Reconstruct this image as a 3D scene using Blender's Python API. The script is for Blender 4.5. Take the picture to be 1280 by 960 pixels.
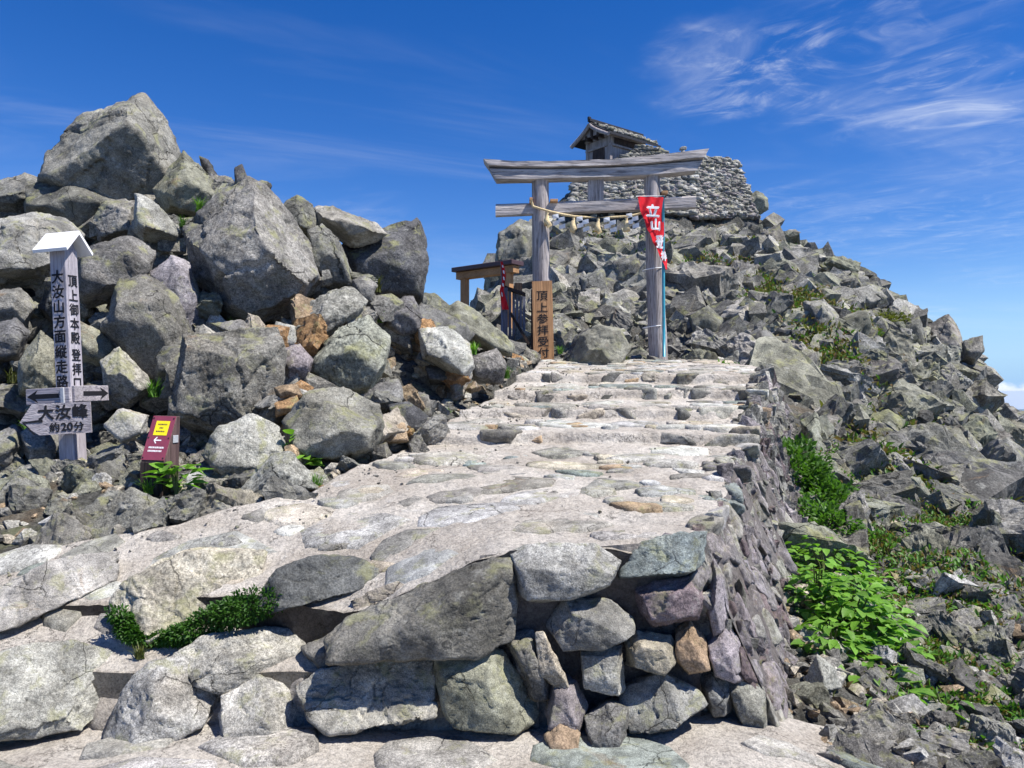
import bpy, bmesh, math, random
import numpy as np
from mathutils import Vector, Matrix

for o in list(bpy.data.objects): bpy.data.objects.remove(o, do_unlink=True)
SC = bpy.context.scene
COL = SC.collection
R = math.radians
rnd = random.Random(11)

# ------------------------------------------------------------------ camera, sky, sun, exposure
EYE = 1.5
FPX = 960.0
HOR = 490.0
cd = bpy.data.cameras.new('camera'); cam = bpy.data.objects.new('camera', cd); COL.objects.link(cam)
cam.location = (0, 0, EYE); cam.rotation_euler = (R(90), 0, 0)
cd.sensor_width = 36; cd.lens = 36 * FPX / 1280; cd.shift_y = (HOR - 480) / 1280
cd.clip_start = 0.05; cd.clip_end = 60000
SC.camera = cam
SUN = Vector((0.47, -0.20, 0.86)).normalized()
SC.view_settings.view_transform = 'Standard'; SC.view_settings.look = 'None'
SC.view_settings.exposure = 0.68; SC.view_settings.gamma = 1; SC.view_settings.use_curve_mapping = False

def build_world():
    w = bpy.data.worlds.new('World'); SC.world = w; w.use_nodes = True
    nt = w.node_tree; N = nt.nodes; L = nt.links; N.clear()
    out = N.new('ShaderNodeOutputWorld'); bg = N.new('ShaderNodeBackground')
    sky = N.new('ShaderNodeTexSky'); sky.sky_type = 'NISHITA'; sky.sun_disc = False
    sky.sun_elevation = math.asin(SUN.z); sky.sun_rotation = math.atan2(SUN.x, SUN.y)
    sky.altitude = 3000; sky.air_density = 1.2; sky.dust_density = 0.2; sky.ozone_density = 1.6
    bg.inputs['Strength'].default_value = 0.085
    hs = N.new('ShaderNodeHueSaturation'); hs.inputs['Hue'].default_value = 0.516; hs.inputs['Saturation'].default_value = 1.42; hs.inputs['Value'].default_value = 1.12
    L.new(sky.outputs[0], hs.inputs['Color'])
    tc = N.new('ShaderNodeTexCoord'); sep = N.new('ShaderNodeSeparateXYZ'); L.new(tc.outputs['Generated'], sep.inputs[0])
    def M(op, a, b=None, c=None, clamp=False):
        n = N.new('ShaderNodeMath'); n.operation = op; n.use_clamp = clamp
        for i, v in enumerate((a, b, c)):
            if v is None: continue
            if hasattr(v, 'type') and hasattr(v, 'is_linked'): L.new(v, n.inputs[i])
            else: n.inputs[i].default_value = v
        return n.outputs[0]
    def ss(v, a, b):
        n = N.new('ShaderNodeMapRange'); n.interpolation_type = 'SMOOTHSTEP'
        L.new(v, n.inputs['Value']); n.inputs['From Min'].default_value = a; n.inputs['From Max'].default_value = b
        return n.outputs[0]
    X, Y, Z = sep.outputs
    zc = M('MAXIMUM', M('ADD', Z, 0.06), 0.03)
    cx = M('DIVIDE', X, zc); cy = M('DIVIDE', Y, zc)          # a flat cloud sheet high above
    comb = N.new('ShaderNodeCombineXYZ'); L.new(cx, comb.inputs[0]); L.new(cy, comb.inputs[1])
    def noise(vec, scale, detail, rough, dist=0.0):
        n = N.new('ShaderNodeTexNoise'); L.new(vec, n.inputs['Vector'])
        n.inputs['Scale'].default_value = scale; n.inputs['Detail'].default_value = detail
        n.inputs['Roughness'].default_value = rough; n.inputs['Distortion'].default_value = dist
        return n.outputs['Fac']
    def mapped(rot, sc, loc=(0, 0, 0)):
        m = N.new('ShaderNodeMapping'); m.vector_type = 'TEXTURE'
        L.new(comb.outputs[0], m.inputs['Vector'])
        m.inputs['Rotation'].default_value = (0, 0, rot); m.inputs['Scale'].default_value = sc; m.inputs['Location'].default_value = loc
        return m.outputs[0]
    wob = noise(comb.outputs[0], 2.6, 4, 0.6)
    def blob(x, y, rx, ry, amp):
        dx = M('DIVIDE', M('SUBTRACT', cx, x), rx); dy = M('DIVIDE', M('SUBTRACT', cy, y), ry)
        r2 = M('ADD', M('ADD', M('MULTIPLY', dx, dx), M('MULTIPLY', dy, dy)), M('MULTIPLY', M('SUBTRACT', wob, 0.5), 2.6))
        return M('MULTIPLY', M('SUBTRACT', 1.0, ss(r2, -0.2, 1.25)), amp)
    patch = M('ADD', M('ADD', blob(0.62, 2.06, 0.30, 0.32, 1.0), blob(1.22, 2.22, 0.48, 0.36, 1.0)), M('ADD', blob(0.92, 1.76, 0.34, 0.22, 0.7), blob(1.9, 3.5, 1.0, 0.8, 0.45)))
    patch = M('ADD', patch, M('MULTIPLY', ss(noise(mapped(0.3, (1.0, 1.0, 1), (2.1, 0.35, 0)), 0.62, 2, 0.5), 0.52, 0.7), 0.55), clamp=True)
    streak = ss(noise(mapped(R(-50), (0.9, 0.34, 1)), 1.3, 6, 0.56, 1.3), 0.36, 0.92)
    curl = ss(noise(mapped(R(-20), (0.42, 0.30, 1)), 1.6, 8, 0.64, 1.8), 0.45, 0.84)
    veil = ss(noise(mapped(R(15), (2.2, 0.7, 1), (1, 3, 0)), 0.9, 6, 0.62, 0.8), 0.48, 0.85)
    cir = M('MULTIPLY', patch, M('ADD', M('MULTIPLY', streak, 0.75), M('MULTIPLY', curl, 0.75)), clamp=True)
    cir = M('ADD', M('MULTIPLY', cir, 0.58), M('MULTIPLY', veil, 0.16), clamp=True)
    cir = M('MULTIPLY', cir, ss(Z, 0.0, 0.12))
    # cumulus along the horizon, below the summit
    az = M('ARCTAN2', X, Y)
    c2 = N.new('ShaderNodeCombineXYZ'); L.new(M('MULTIPLY', az, 1.0), c2.inputs[0]); L.new(M('MULTIPLY', Z, 1.9), c2.inputs[1])
    cn = noise(c2.outputs[0], 17, 9, 0.62, 0.3)
    band = M('MULTIPLY', ss(Z, -0.30, -0.03), M('SUBTRACT', 1.0, ss(Z, -0.005, 0.042)))
    cum = ss(M('ADD', M('MULTIPLY', cn, 0.9), M('MULTIPLY', band, 0.42)), 0.66, 0.86)
    cum = M('MULTIPLY', cum, ss(band, 0.0, 0.35))
    hz = N.new('ShaderNodeMix'); hz.data_type = 'RGBA'              # pale air along the horizon
    L.new(M('SUBTRACT', 1.0, ss(Z, -0.03, 0.16)), hz.inputs['Factor']); L.new(hs.outputs[0], hz.inputs['A']); hz.inputs['B'].default_value = (2.3, 4.3, 7.2, 1)
    mx = N.new('ShaderNodeMix'); mx.data_type = 'RGBA'
    L.new(cir, mx.inputs['Factor']); L.new(hz.outputs['Result'], mx.inputs['A']); mx.inputs['B'].default_value = (7.2, 7.6, 8.2, 1)
    mx2 = N.new('ShaderNodeMix'); mx2.data_type = 'RGBA'
    L.new(cum, mx2.inputs['Factor']); L.new(mx.outputs['Result'], mx2.inputs['A']); mx2.inputs['B'].default_value = (7.6, 8.0, 8.8, 1)
    L.new(mx2.outputs['Result'], bg.inputs['Color']); L.new(bg.outputs[0], out.inputs[0])
build_world()
sd = bpy.data.lights.new('sun', 'SUN'); sun = bpy.data.objects.new('sun', sd); COL.objects.link(sun)
sd.energy = 5.0; sd.angle = R(0.53); sd.color = (1.0, 0.955, 0.88)
sun.rotation_euler = (-SUN).to_track_quat('-Z', 'Y').to_euler()

# ------------------------------------------------------------------ small maths
def P(px, py, d):
    """world point that stands d metres ahead in the direction of a spot in the photograph"""
    return np.array([(px - 640.0) / FPX * d, d, EYE + (HOR - py) / FPX * d])

def _hash(ix, iy, iz, s):
    h = (ix.astype(np.int64) * 374761393 + iy.astype(np.int64) * 668265263 + iz.astype(np.int64) * 2147483647 + s * 974634777) & 0xffffffff
    h = ((h ^ (h >> 13)) * 1274126177) & 0xffffffff
    h = ((h ^ (h >> 16)) * 2246822519) & 0xffffffff
    return ((h ^ (h >> 15)) & 0xffffff) / float(0xffffff)
def vnoise(p, s=0):
    i = np.floor(p); f = p - i; i = i.astype(np.int64); u = f * f * f * (f * (f * 6 - 15) + 10)
    r = 0
    for a in (0, 1):
        for b in (0, 1):
            for c in (0, 1):
                wgt = (u[:, 0] if a else 1 - u[:, 0]) * (u[:, 1] if b else 1 - u[:, 1]) * (u[:, 2] if c else 1 - u[:, 2])
                r = r + wgt * _hash(i[:, 0] + a, i[:, 1] + b, i[:, 2] + c, s)
    return r * 2 - 1
def fbm(p, octv=4, s=0, gain=0.5):
    r = 0; a = 1.0
    for k in range(octv):
        r = r + a * vnoise(p * (2.03 ** k) + k * 17.3, s + k); a *= gain
    return r
def sstep(a, b, x):
    t = np.clip((x - a) / (b - a), 0, 1); return t * t * (3 - 2 * t)

class TPS:
    def __init__(self, pts, vals, lam=1e-3):
        self.p = np.array(pts, float); n = len(self.p); v = np.array(vals, float)
        K = self._k(self.p, self.p) + lam * np.eye(n)
        Q = np.hstack([np.ones((n, 1)), self.p])
        A = np.block([[K, Q], [Q.T, np.zeros((3, 3))]])
        self.w = np.linalg.solve(A, np.concatenate([v, np.zeros(3)]))
    def _k(self, a, b):
        r2 = ((a[:, None, :] - b[None, :, :]) ** 2).sum(2) + 1e-9
        return 0.5 * r2 * np.log(r2)
    def __call__(self, x, y):
        q = np.stack([np.ravel(x), np.ravel(y)], 1).astype(float)
        o = np.empty(len(q))
        for k in range(0, len(q), 20000):
            c = q[k:k + 20000]
            o[k:k + 20000] = self._k(c, self.p) @ self.w[:-3] + self.w[-3] + c @ self.w[-2:]
        return o.reshape(np.shape(x))

# ------------------------------------------------------------------ object helpers
def link(name, me, mat=None, parent=None, loc=None, rot=None):
    o = bpy.data.objects.new(name, me); COL.objects.link(o)
    if mat is not None and me is not None and not me.materials: me.materials.append(mat)
    if parent is not None: o.parent = parent
    if loc is not None: o.location = Vector([float(v) for v in loc])
    if rot is not None: o.rotation_euler = rot
    return o
def tag(o, label, cat, group=None):
    o['label'] = label; o['category'] = cat
    if group: o['group'] = group
    return o
def empty(name, label, cat, loc=(0, 0, 0), rot=(0, 0, 0), group=None):
    return tag(link(name, None, loc=loc, rot=rot), label, cat, group)
def np_mesh(name, v, f, smooth=False):
    me = bpy.data.meshes.new(name)
    v = np.asarray(v, np.float32); f = np.asarray(f, np.int32)
    k = f.shape[1]
    me.vertices.add(len(v)); me.vertices.foreach_set('co', v.ravel())
    me.loops.add(f.size); me.loops.foreach_set('vertex_index', f.ravel())
    me.polygons.add(len(f)); me.polygons.foreach_set('loop_start', np.arange(0, f.size, k, dtype=np.int32))
    me.polygons.foreach_set('loop_total', np.full(len(f), k, np.int32))
    me.polygons.foreach_set('use_smooth', np.full(len(f), smooth))
    me.update(calc_edges=True); return me
def bm_mesh(name, bm, smooth=False):
    me = bpy.data.meshes.new(name); bm.normal_update(); bm.to_mesh(me); bm.free()
    if smooth: me.polygons.foreach_set('use_smooth', np.full(len(me.polygons), True))
    return me
def box_bm(bm, c, s, M=None, bevel=0.0):
    r = bmesh.ops.create_cube(bm, size=1.0)['verts']
    for v in r:
        v.co = Vector((v.co.x * s[0] + c[0], v.co.y * s[1] + c[1], v.co.z * s[2] + c[2]))
    if bevel:
        es = list({e for v in r for e in v.link_edges})
        g = bmesh.ops.bevel(bm, geom=es, offset=bevel, segments=1, affect='EDGES')
        r = list({v for f in g['faces'] for v in f.verts} | {v for v in r if v.is_valid})
    if M is not None:
        bmesh.ops.transform(bm, matrix=M, verts=[v for v in r if v.is_valid])
def box(name, c, s, mat, parent=None, bevel=0.006, M=None):
    bm = bmesh.new(); box_bm(bm, c, s, M, bevel); return link(name, bm_mesh(name, bm), mat, parent)
def tube(name, pts, rad, mat, parent=None, seg=10, cap=True):
    pts = [Vector([float(q) for q in p]) for p in pts]
    n = len(pts); rads = rad if hasattr(rad, '__len__') else [rad] * n
    vs, fs = [], []
    t0 = (pts[1] - pts[0]).normalized(); up = Vector((0, 0, 1)) if abs(t0.z) < 0.9 else Vector((1, 0, 0))
    for i, p in enumerate(pts):
        t = (pts[min(i + 1, n - 1)] - pts[max(i - 1, 0)]).normalized()
        a = t.cross(up).normalized(); b = t.cross(a).normalized()
        for k in range(seg):
            an = 2 * math.pi * k / seg
            vs.append(p + (a * math.cos(an) + b * math.sin(an)) * rads[i])
    me = bpy.data.meshes.new(name)
    for i in range(n - 1):
        for k in range(seg):
            fs.append((i * seg + k, i * seg + (k + 1) % seg, (i + 1) * seg + (k + 1) % seg, (i + 1) * seg + k))
    if cap:
        fs.append(tuple(range(seg))); fs.append(tuple((n - 1) * seg + k for k in reversed(range(seg))))
    me.from_pydata([tuple(v) for v in vs], [], fs)
    me.polygons.foreach_set('use_smooth', np.array([len(f) == 4 for f in fs]))
    me.update(); return link(name, me, mat, parent)
def prism(name, poly, axis_from, axis_to, mat, parent=None, M=None):
    """poly of (x, z) extruded in y"""
    n = len(poly)
    v = [(p[0], axis_from, p[1]) for p in poly] + [(p[0], axis_to, p[1]) for p in poly]
    f = [tuple(range(n)), tuple(reversed(range(n, 2 * n)))] + [(i, i + n, (i + 1) % n + n, (i + 1) % n) for i in range(n)]
    me = bpy.data.meshes.new(name); me.from_pydata(v, [], f); me.update()
    bm = bmesh.new(); bm.from_mesh(me); bmesh.ops.recalc_face_normals(bm, faces=bm.faces); bm.to_mesh(me); bm.free()
    if M is not None: me.transform(M)
    return link(name, me, mat, parent)

# ------------------------------------------------------------------ materials
class NT:
    def __init__(self, name, rough=0.85, spec=0.3):
        self.m = bpy.data.materials.new(name); self.m.use_nodes = True
        self.n = self.m.node_tree.nodes; self.l = self.m.node_tree.links
        self.b = self.n['Principled BSDF']; self.b.inputs['Roughness'].default_value = rough
        self.b.inputs['Specular IOR Level'].default_value = spec
    def set(self, sock, v):
        if hasattr(v, 'is_linked'): self.l.new(v, sock)
        else:
            if sock.type == 'RGBA' and len(v) == 3: v = (*v, 1)
            sock.default_value = v
    def coord(self, which='Object', jitter=True):
        t = self.n.new('ShaderNodeTexCoord').outputs[which]
        if not jitter: return t
        oi = self.n.new('ShaderNodeObjectInfo'); a = self.n.new('ShaderNodeVectorMath'); a.operation = 'MULTIPLY_ADD'
        cb = self.n.new('ShaderNodeCombineXYZ')
        for i in range(3): self.l.new(oi.outputs['Random'], cb.inputs[i])
        self.l.new(cb.outputs[0], a.inputs[0]); a.inputs[1].default_value = (37, 53, 71); self.l.new(t, a.inputs[2])
        return a.outputs[0]
    def noise(self, vec, scale, detail=4, rough=0.55, dist=0.0, col=False):
        n = self.n.new('ShaderNodeTexNoise'); self.l.new(vec, n.inputs['Vector'])
        for k, v in (('Scale', scale), ('Detail', detail), ('Roughness', rough), ('Distortion', dist)): n.inputs[k].default_value = v
        return n.outputs['Color' if col else 'Fac']
    def scaled(self, vec, s):
        n = self.n.new('ShaderNodeVectorMath'); n.operation = 'MULTIPLY'; self.l.new(vec, n.inputs[0]); n.inputs[1].default_value = s
        return n.outputs[0]
    def ramp(self, v, a, b, lo=0.0, hi=1.0):
        n = self.n.new('ShaderNodeMapRange'); n.interpolation_type = 'SMOOTHSTEP'; self.l.new(v, n.inputs[0])
        for k, q in zip(('From Min', 'From Max', 'To Min', 'To Max'), (a, b, lo, hi)): n.inputs[k].default_value = q
        return n.outputs[0]
    def math(self, op, a, b=None):
        n = self.n.new('ShaderNodeMath'); n.operation = op
        self.set(n.inputs[0], a)
        if b is not None: self.set(n.inputs[1], b)
        return n.outputs[0]
    def mix(self, fac, a, b, mode='MIX'):
        n = self.n.new('ShaderNodeMix'); n.data_type = 'RGBA'; n.blend_type = mode
        self.set(n.inputs['Factor'], fac); self.set(n.inputs['A'], a); self.set(n.inputs['B'], b)
        return n.outputs['Result']
    def mul(self, c, v):
        cb = self.n.new('ShaderNodeCombineColor')
        for i in range(3): self.l.new(v, cb.inputs[i])
        return self.mix(1.0, c, cb.outputs[0], 'MULTIPLY')
    def bump(self, h, dist, strength=1.0, prev=None):
        n = self.n.new('ShaderNodeBump'); n.inputs['Distance'].default_value = dist; n.inputs['Strength'].default_value = strength
        self.l.new(h, n.inputs['Height'])
        if prev is not None: self.l.new(prev, n.inputs['Normal'])
        return n.outputs[0]
    def done(self, col, nrm=None):
        self.set(self.b.inputs['Base Color'], col)
        if nrm is not None: self.l.new(nrm, self.b.inputs['Normal'])
        return self.m
    def up(self):
        g = self.n.new('ShaderNodeNewGeometry'); s = self.n.new('ShaderNodeSeparateXYZ'); self.l.new(g.outputs['Normal'], s.inputs[0])
        return s.outputs[2]

def rock_material(name, source, fine=1.0, lichen=1.0):
    t = NT(name, 0.92, 0.15)
    c = t.coord('Object', source == 'object')
    if source == 'object':
        tint = t.n.new('ShaderNodeObjectInfo').outputs['Color']
    else:
        a = t.n.new('ShaderNodeAttribute'); a.attribute_name = 'tint'; tint = a.outputs['Color']
    if source == 'object':
        sc = t.n.new('ShaderNodeVectorMath'); sc.operation = 'SCALE'; t.l.new(c, sc.inputs[0])
        t.l.new(t.ramp(t.n.new('ShaderNodeObjectInfo').outputs['Random'], 0, 1, 0.55, 1.25), sc.inputs['Scale']); c = sc.outputs[0]
    big = t.noise(c, 2.3 * fine, 5, 0.6)
    col = t.mul(tint, t.ramp(big, 0.3, 0.70, 0.55, 1.28))
    col = t.mul(col, t.ramp(t.noise(c, 6.5 * fine, 6, 0.7, 0.5), 0.35, 0.62, 0.72, 1.12))
    warm = t.noise(c, 1.1 * fine, 3, 0.5)
    col = t.mix(t.ramp(warm, 0.55, 0.75, 0, 0.35), col, t.mix(1.0, col, (1.15, 1.0, 0.8), 'MULTIPLY'))
    sp = t.noise(c, 34 * fine, 5, 0.75)
    spk = t.ramp(sp, 0.34, 0.64, 0.50, 1.26)
    if source == 'object':
        fr = t.math('FRACT', t.math('MULTIPLY', t.n.new('ShaderNodeObjectInfo').outputs['Random'], 7.31))
        mxf = t.n.new('ShaderNodeMix'); t.l.new(fr, mxf.inputs['Factor']); t.l.new(spk, mxf.inputs['A']); mxf.inputs['B'].default_value = 0.92; spk = mxf.outputs['Result']
        rust = t.math('MULTIPLY', t.ramp(t.noise(c, 1.7 * fine, 6, 0.7, 0.6), 0.58, 0.70, 0, 0.6), t.ramp(t.math('FRACT', t.math('MULTIPLY', fr, 5.7)), 0.4, 0.9))
        col = t.mix(rust, col, (0.27, 0.17, 0.09))
    col = t.mul(col, spk)
    sp2 = t.noise(c, 95 * fine, 2, 0.6)
    col = t.mul(col, t.ramp(sp2, 0.35, 0.65, 0.7, 1.22))
    pale = t.noise(c, 11 * fine, 6, 0.7)
    col = t.mix(t.ramp(pale, 0.56, 0.68, 0, 0.42 * lichen), col, (0.44, 0.44, 0.40))
    dark = t.noise(t.scaled(c, (1, 1, 1.01)), 17 * fine, 6, 0.72, 0.4)
    col = t.mix(t.ramp(dark, 0.585, 0.68, 0, 0.7), col, (0.035, 0.036, 0.035))
    yl = t.noise(c, 4.2 * fine, 5, 0.65, 0.3)
    f = t.math('MULTIPLY', t.ramp(yl, 0.52, 0.66, 0, 0.62 * lichen), t.ramp(t.up(), -0.1, 0.6, 0.15, 1))
    col = t.mix(f, col, (0.30, 0.30, 0.14))
    vo = t.n.new('ShaderNodeTexVoronoi'); vo.feature = 'DISTANCE_TO_EDGE'; vo.inputs['Scale'].default_value = 1.9 * fine
    wv = t.n.new('ShaderNodeVectorMath'); wv.operation = 'MULTIPLY_ADD'; t.l.new(t.noise(c, 2.5 * fine, 5, 0.6, 0, True), wv.inputs[0]); wv.inputs[1].default_value = (0.28 / fine,) * 3; t.l.new(c, wv.inputs[2])
    t.l.new(wv.outputs[0], vo.inputs['Vector'])
    crk = t.ramp(vo.outputs['Distance'], 0.0, 0.013)
    msk = t.ramp(t.noise(c, 1.3 * fine, 3, 0.5), 0.52, 0.60)
    crk = t.math('MAXIMUM', crk, t.math('SUBTRACT', 1.0, msk))
    col = t.mul(col, t.ramp(crk, 0, 1, 0.45, 1.0))
    b0 = t.bump(crk, 0.03 / fine, 0.9)
    b1 = t.bump(t.noise(c, 7 * fine, 8, 0.68), 0.10 / fine, 0.55, b0)
    b2 = t.bump(t.noise(c, 48 * fine, 6, 0.7), 0.02 / fine, 0.8, b1)
    return t.done(col, b2)
ROCK = rock_material('granite', 'object')
ROCKF = rock_material('granite_fine', 'object', 2.0, 0.7)
ROCKS = rock_material('rubble', 'attr', 1.0)

def ground_material():
    t = NT('mountain_ground', 0.95, 0.1); c = t.coord('Object', False)
    a = t.n.new('ShaderNodeAttribute'); a.attribute_name = 'tint'
    n1 = t.noise(c, 1.3, 8, 0.65); sp = t.noise(c, 26, 6, 0.75)
    rock = t.mul(a.outputs['Color'], t.ramp(n1, 0.3, 0.7, 0.65, 1.2))
    rock = t.mul(rock, t.ramp(sp, 0.35, 0.63, 0.4, 1.35))
    lich = t.noise(c, 3.1, 6, 0.7, 0.4)
    rock = t.mix(t.ramp(lich, 0.54, 0.68, 0, 0.5), rock, (0.25, 0.265, 0.15))
    soil = t.mix(t.ramp(t.noise(c, 6, 5, 0.6), 0.4, 0.65), (0.12, 0.09, 0.062), (0.21, 0.185, 0.145))
    soil = t.mul(soil, t.ramp(t.noise(c, 60, 4, 0.7), 0.3, 0.7, 0.6, 1.4))
    f = t.math('MULTIPLY', t.ramp(t.noise(c, 0.9, 5, 0.65), 0.52, 0.62, 0, 0.8), t.ramp(t.up(), 0.45, 0.85))
    col = t.mix(f, rock, soil)
    dk = t.noise(c, 9, 7, 0.75, 0.5)
    col = t.mix(t.ramp(dk, 0.57, 0.66, 0, 0.65), col, (0.04, 0.04, 0.036))
    b1 = t.bump(t.noise(c, 5, 10, 0.7), 0.16, 0.8)
    b2 = t.bump(t.noise(c, 34, 6, 0.7), 0.03, 0.9, b1)
    return t.done(col, b2)
GROUND = ground_material()

def mortar_material(name, base, dirt=1.0):
    t = NT(name, 0.9, 0.2); c = t.coord('Object', False)
    n = t.noise(c, 1.6, 6, 0.6)
    col = t.mix(t.ramp(n, 0.35, 0.68), base, tuple(x * y for x, y in zip(base, (0.72, 0.69, 0.66))))
    col = t.mix(t.ramp(t.noise(c, 4.5, 7, 0.7, 0.4), 0.56, 0.68, 0, 0.55 * dirt), col, (0.25, 0.235, 0.21))
    col = t.mix(t.ramp(t.noise(c, 2.7, 7, 0.72, 0.6), 0.6, 0.7, 0, 0.5), col, (0.68, 0.66, 0.62))
    col = t.mul(col, t.ramp(t.noise(c, 42, 5, 0.75), 0.33, 0.6, 0.66, 1.08))
    col = t.mul(col, t.ramp(t.noise(c, 130, 3, 0.7), 0.3, 0.6, 0.75, 1.08))
    col = t.mix(t.ramp(t.noise(c, 85, 2, 0.5), 0.66, 0.72, 0, 0.6), col, (0.12, 0.115, 0.105))
    vo = t.n.new('ShaderNodeTexVoronoi'); vo.feature = 'DISTANCE_TO_EDGE'; vo.inputs['Scale'].default_value = 2.2
    wv = t.n.new('ShaderNodeVectorMath'); wv.operation = 'MULTIPLY_ADD'; t.l.new(t.noise(c, 3, 6, 0.65, 0, True), wv.inputs[0]); wv.inputs[1].default_value = (0.55,) * 3; t.l.new(c, wv.inputs[2])
    t.l.new(wv.outputs[0], vo.inputs['Vector'])
    crk = t.math('MAXIMUM', t.ramp(vo.outputs['Distance'], 0.0, 0.012), t.math('SUBTRACT', 1.0, t.ramp(t.noise(c, 1.1, 4, 0.5), 0.45, 0.55)))
    col = t.mul(col, t.ramp(crk, 0, 1, 0.45, 1.0))
    b1 = t.bump(t.noise(c, 9, 8, 0.65), 0.07, 0.8, t.bump(crk, 0.015, 0.8))
    b2 = t.bump(t.noise(c, 70, 5, 0.7), 0.012, 0.9, b1)
    return t.done(col, b2)
MORTAR = mortar_material('path_mortar', (0.57, 0.53, 0.475))
WALLGAP = mortar_material('wall_joint', (0.17, 0.155, 0.15))
MORTARD = mortar_material('wall_mortar', (0.42, 0.39, 0.355))

def wood_material(name, base, dark, axis=2, scale=1.0, streak=0.6, rough=0.8):
    t = NT(name, rough, 0.2); c = t.coord('Object')
    s = [14.0, 14.0, 14.0]; s[axis] = 0.7
    v = t.scaled(c, tuple(q * scale for q in s))
    n = t.noise(v, 1.6, 6, 0.65, 0.5)
    col = t.mix(t.ramp(n, 0.3, 0.7), dark, base)
    n2 = t.noise(t.scaled(c, tuple(q * scale * 2.3 for q in s)), 1.7, 4, 0.7)
    col = t.mul(col, t.ramp(n2, 0.36, 0.5, 1 - streak, 1.05))
    col = t.mul(col, t.ramp(t.noise(c, 2.2, 4, 0.6), 0.3, 0.7, 0.82, 1.12))
    return t.done(col, t.bump(n2, 0.012, 0.8, t.bump(n, 0.02, 0.7)))
WOODX = wood_material('weathered_wood_beam', (0.55, 0.505, 0.48), (0.30, 0.27, 0.265), 0)
WOODZ = wood_material('weathered_wood_post', (0.50, 0.455, 0.44), (0.25, 0.22, 0.215), 2)
NEWWOOD = wood_material('fresh_cedar', (0.50, 0.28, 0.14), (0.40, 0.21, 0.10), 2, 0.8, 0.2)
NEWWOODX = wood_material('fresh_cedar_beam', (0.46, 0.27, 0.14), (0.36, 0.2, 0.10), 0, 0.8, 0.2)
SIGNWOOD = wood_material('sign_wood', (0.50, 0.47, 0.50), (0.33, 0.30, 0.34), 2, 1.3, 0.3)
SIGNWOODX = wood_material('sign_board_wood', (0.46, 0.43, 0.45), (0.30, 0.27, 0.30), 0, 1.3, 0.3)
DARKWOOD = wood_material('dark_old_wood', (0.085, 0.06, 0.052), (0.025, 0.02, 0.02), 2, 1.5, 0.5)
REDWOOD = wood_material('reddish_old_wood', (0.17, 0.11, 0.10), (0.08, 0.05, 0.05), 2, 1.5, 0.4)
BLUEWOOD = wood_material('blue_grey_wood', (0.24, 0.25, 0.31), (0.13, 0.13, 0.17), 2, 1.4, 0.4)
PALEWOOD = wood_material('shrine_wood', (0.40, 0.36, 0.35), (0.23, 0.2, 0.2), 2, 0.7, 0.3)
def plain(name, col, rough=0.6, spec=0.3, var=0.12, scale=9, bump=0.003):
    t = NT(name, rough, spec); c = t.coord()
    n = t.noise(c, scale, 5, 0.6)
    cc = t.mix(t.ramp(n, 0.3, 0.7), tuple(x * (1 - var) for x in col), tuple(min(1, x * (1 + var)) for x in col))
    return t.done(cc, t.bump(t.noise(c, scale * 6, 4, 0.6), bump, 0.6))
INK = plain('black_ink', (0.012, 0.012, 0.016), 0.7)
WHITEP = plain('white_paint', (0.78, 0.77, 0.78), 0.6, 0.3, 0.06, 20)
BROWNM = plain('brown_roof_metal', (0.075, 0.045, 0.05), 0.45)
BLACKR = plain('dark_roof_edge', (0.02, 0.02, 0.024), 0.6)
CYAN = plain('turquoise_plastic', (0.05, 0.30, 0.40), 0.35, 0.5)
ROPE = plain('straw_rope', (0.66, 0.52, 0.30), 0.9, 0.1, 0.25, 60)
PAPER = plain('white_paper', (0.80, 0.80, 0.80), 0.8)
MAROON = plain('maroon_panel', (0.22, 0.045, 0.075), 0.4, 0.4, 0.08)
YELLOW = plain('yellow_sticker', (0.80, 0.66, 0.015), 0.45, 0.4, 0.05)
GREYM = plain('grey_metal', (0.42, 0.43, 0.45), 0.4, 0.5)
def cloth_material(name, col):
    t = NT(name, 0.75, 0.2); c = t.coord()
    cc = t.mul(t.mix(0.0, col, col), t.ramp(t.noise(c, 6, 4, 0.6), 0.3, 0.7, 0.85, 1.1))
    t.b.inputs['Subsurface Weight'].default_value = 0.0
    return t.done(cc, t.bump(t.noise(c, 10, 4, 0.5), 0.02, 0.5))
RED = cloth_material('red_cloth', (0.72, 0.022, 0.035))
def leaf_material(name, col, col2):
    t = NT(name, 0.5, 0.35)
    oi = t.n.new('ShaderNodeObjectInfo'); c = t.coord('Object')
    f = t.ramp(t.noise(c, 9, 3, 0.6), 0.3, 0.7)
    cc = t.mix(f, col, col2)
    cc = t.mul(cc, t.ramp(oi.outputs['Random'], 0, 1, 0.8, 1.25))
    t.set(t.b.inputs['Base Color'], cc)
    tr = t.n.new('ShaderNodeBsdfTranslucent'); t.set(tr.inputs['Color'], t.mix(1.0, cc, (1.3, 1.5, 0.6), 'MULTIPLY'))
    mx = t.n.new('ShaderNodeMixShader'); mx.inputs[0].default_value = 0.35
    t.l.new(t.b.outputs[0], mx.inputs[1]); t.l.new(tr.outputs[0], mx.inputs[2])
    t.l.new(mx.outputs[0], t.n['Material Output'].inputs[0]); return t.m
LEAFB = leaf_material('bright_leaf', (0.10, 0.24, 0.022), (0.17, 0.32, 0.045))
LEAFM = leaf_material('mid_leaf', (0.06, 0.15, 0.022), (0.10, 0.21, 0.035))
LEAFD = leaf_material('dark_moss_leaf', (0.022, 0.07, 0.010), (0.05, 0.125, 0.018))
LEAFO = leaf_material('olive_leaf', (0.075, 0.095, 0.022), (0.12, 0.12, 0.03))
STEM = plain('stem', (0.10, 0.12, 0.04), 0.8)

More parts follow.
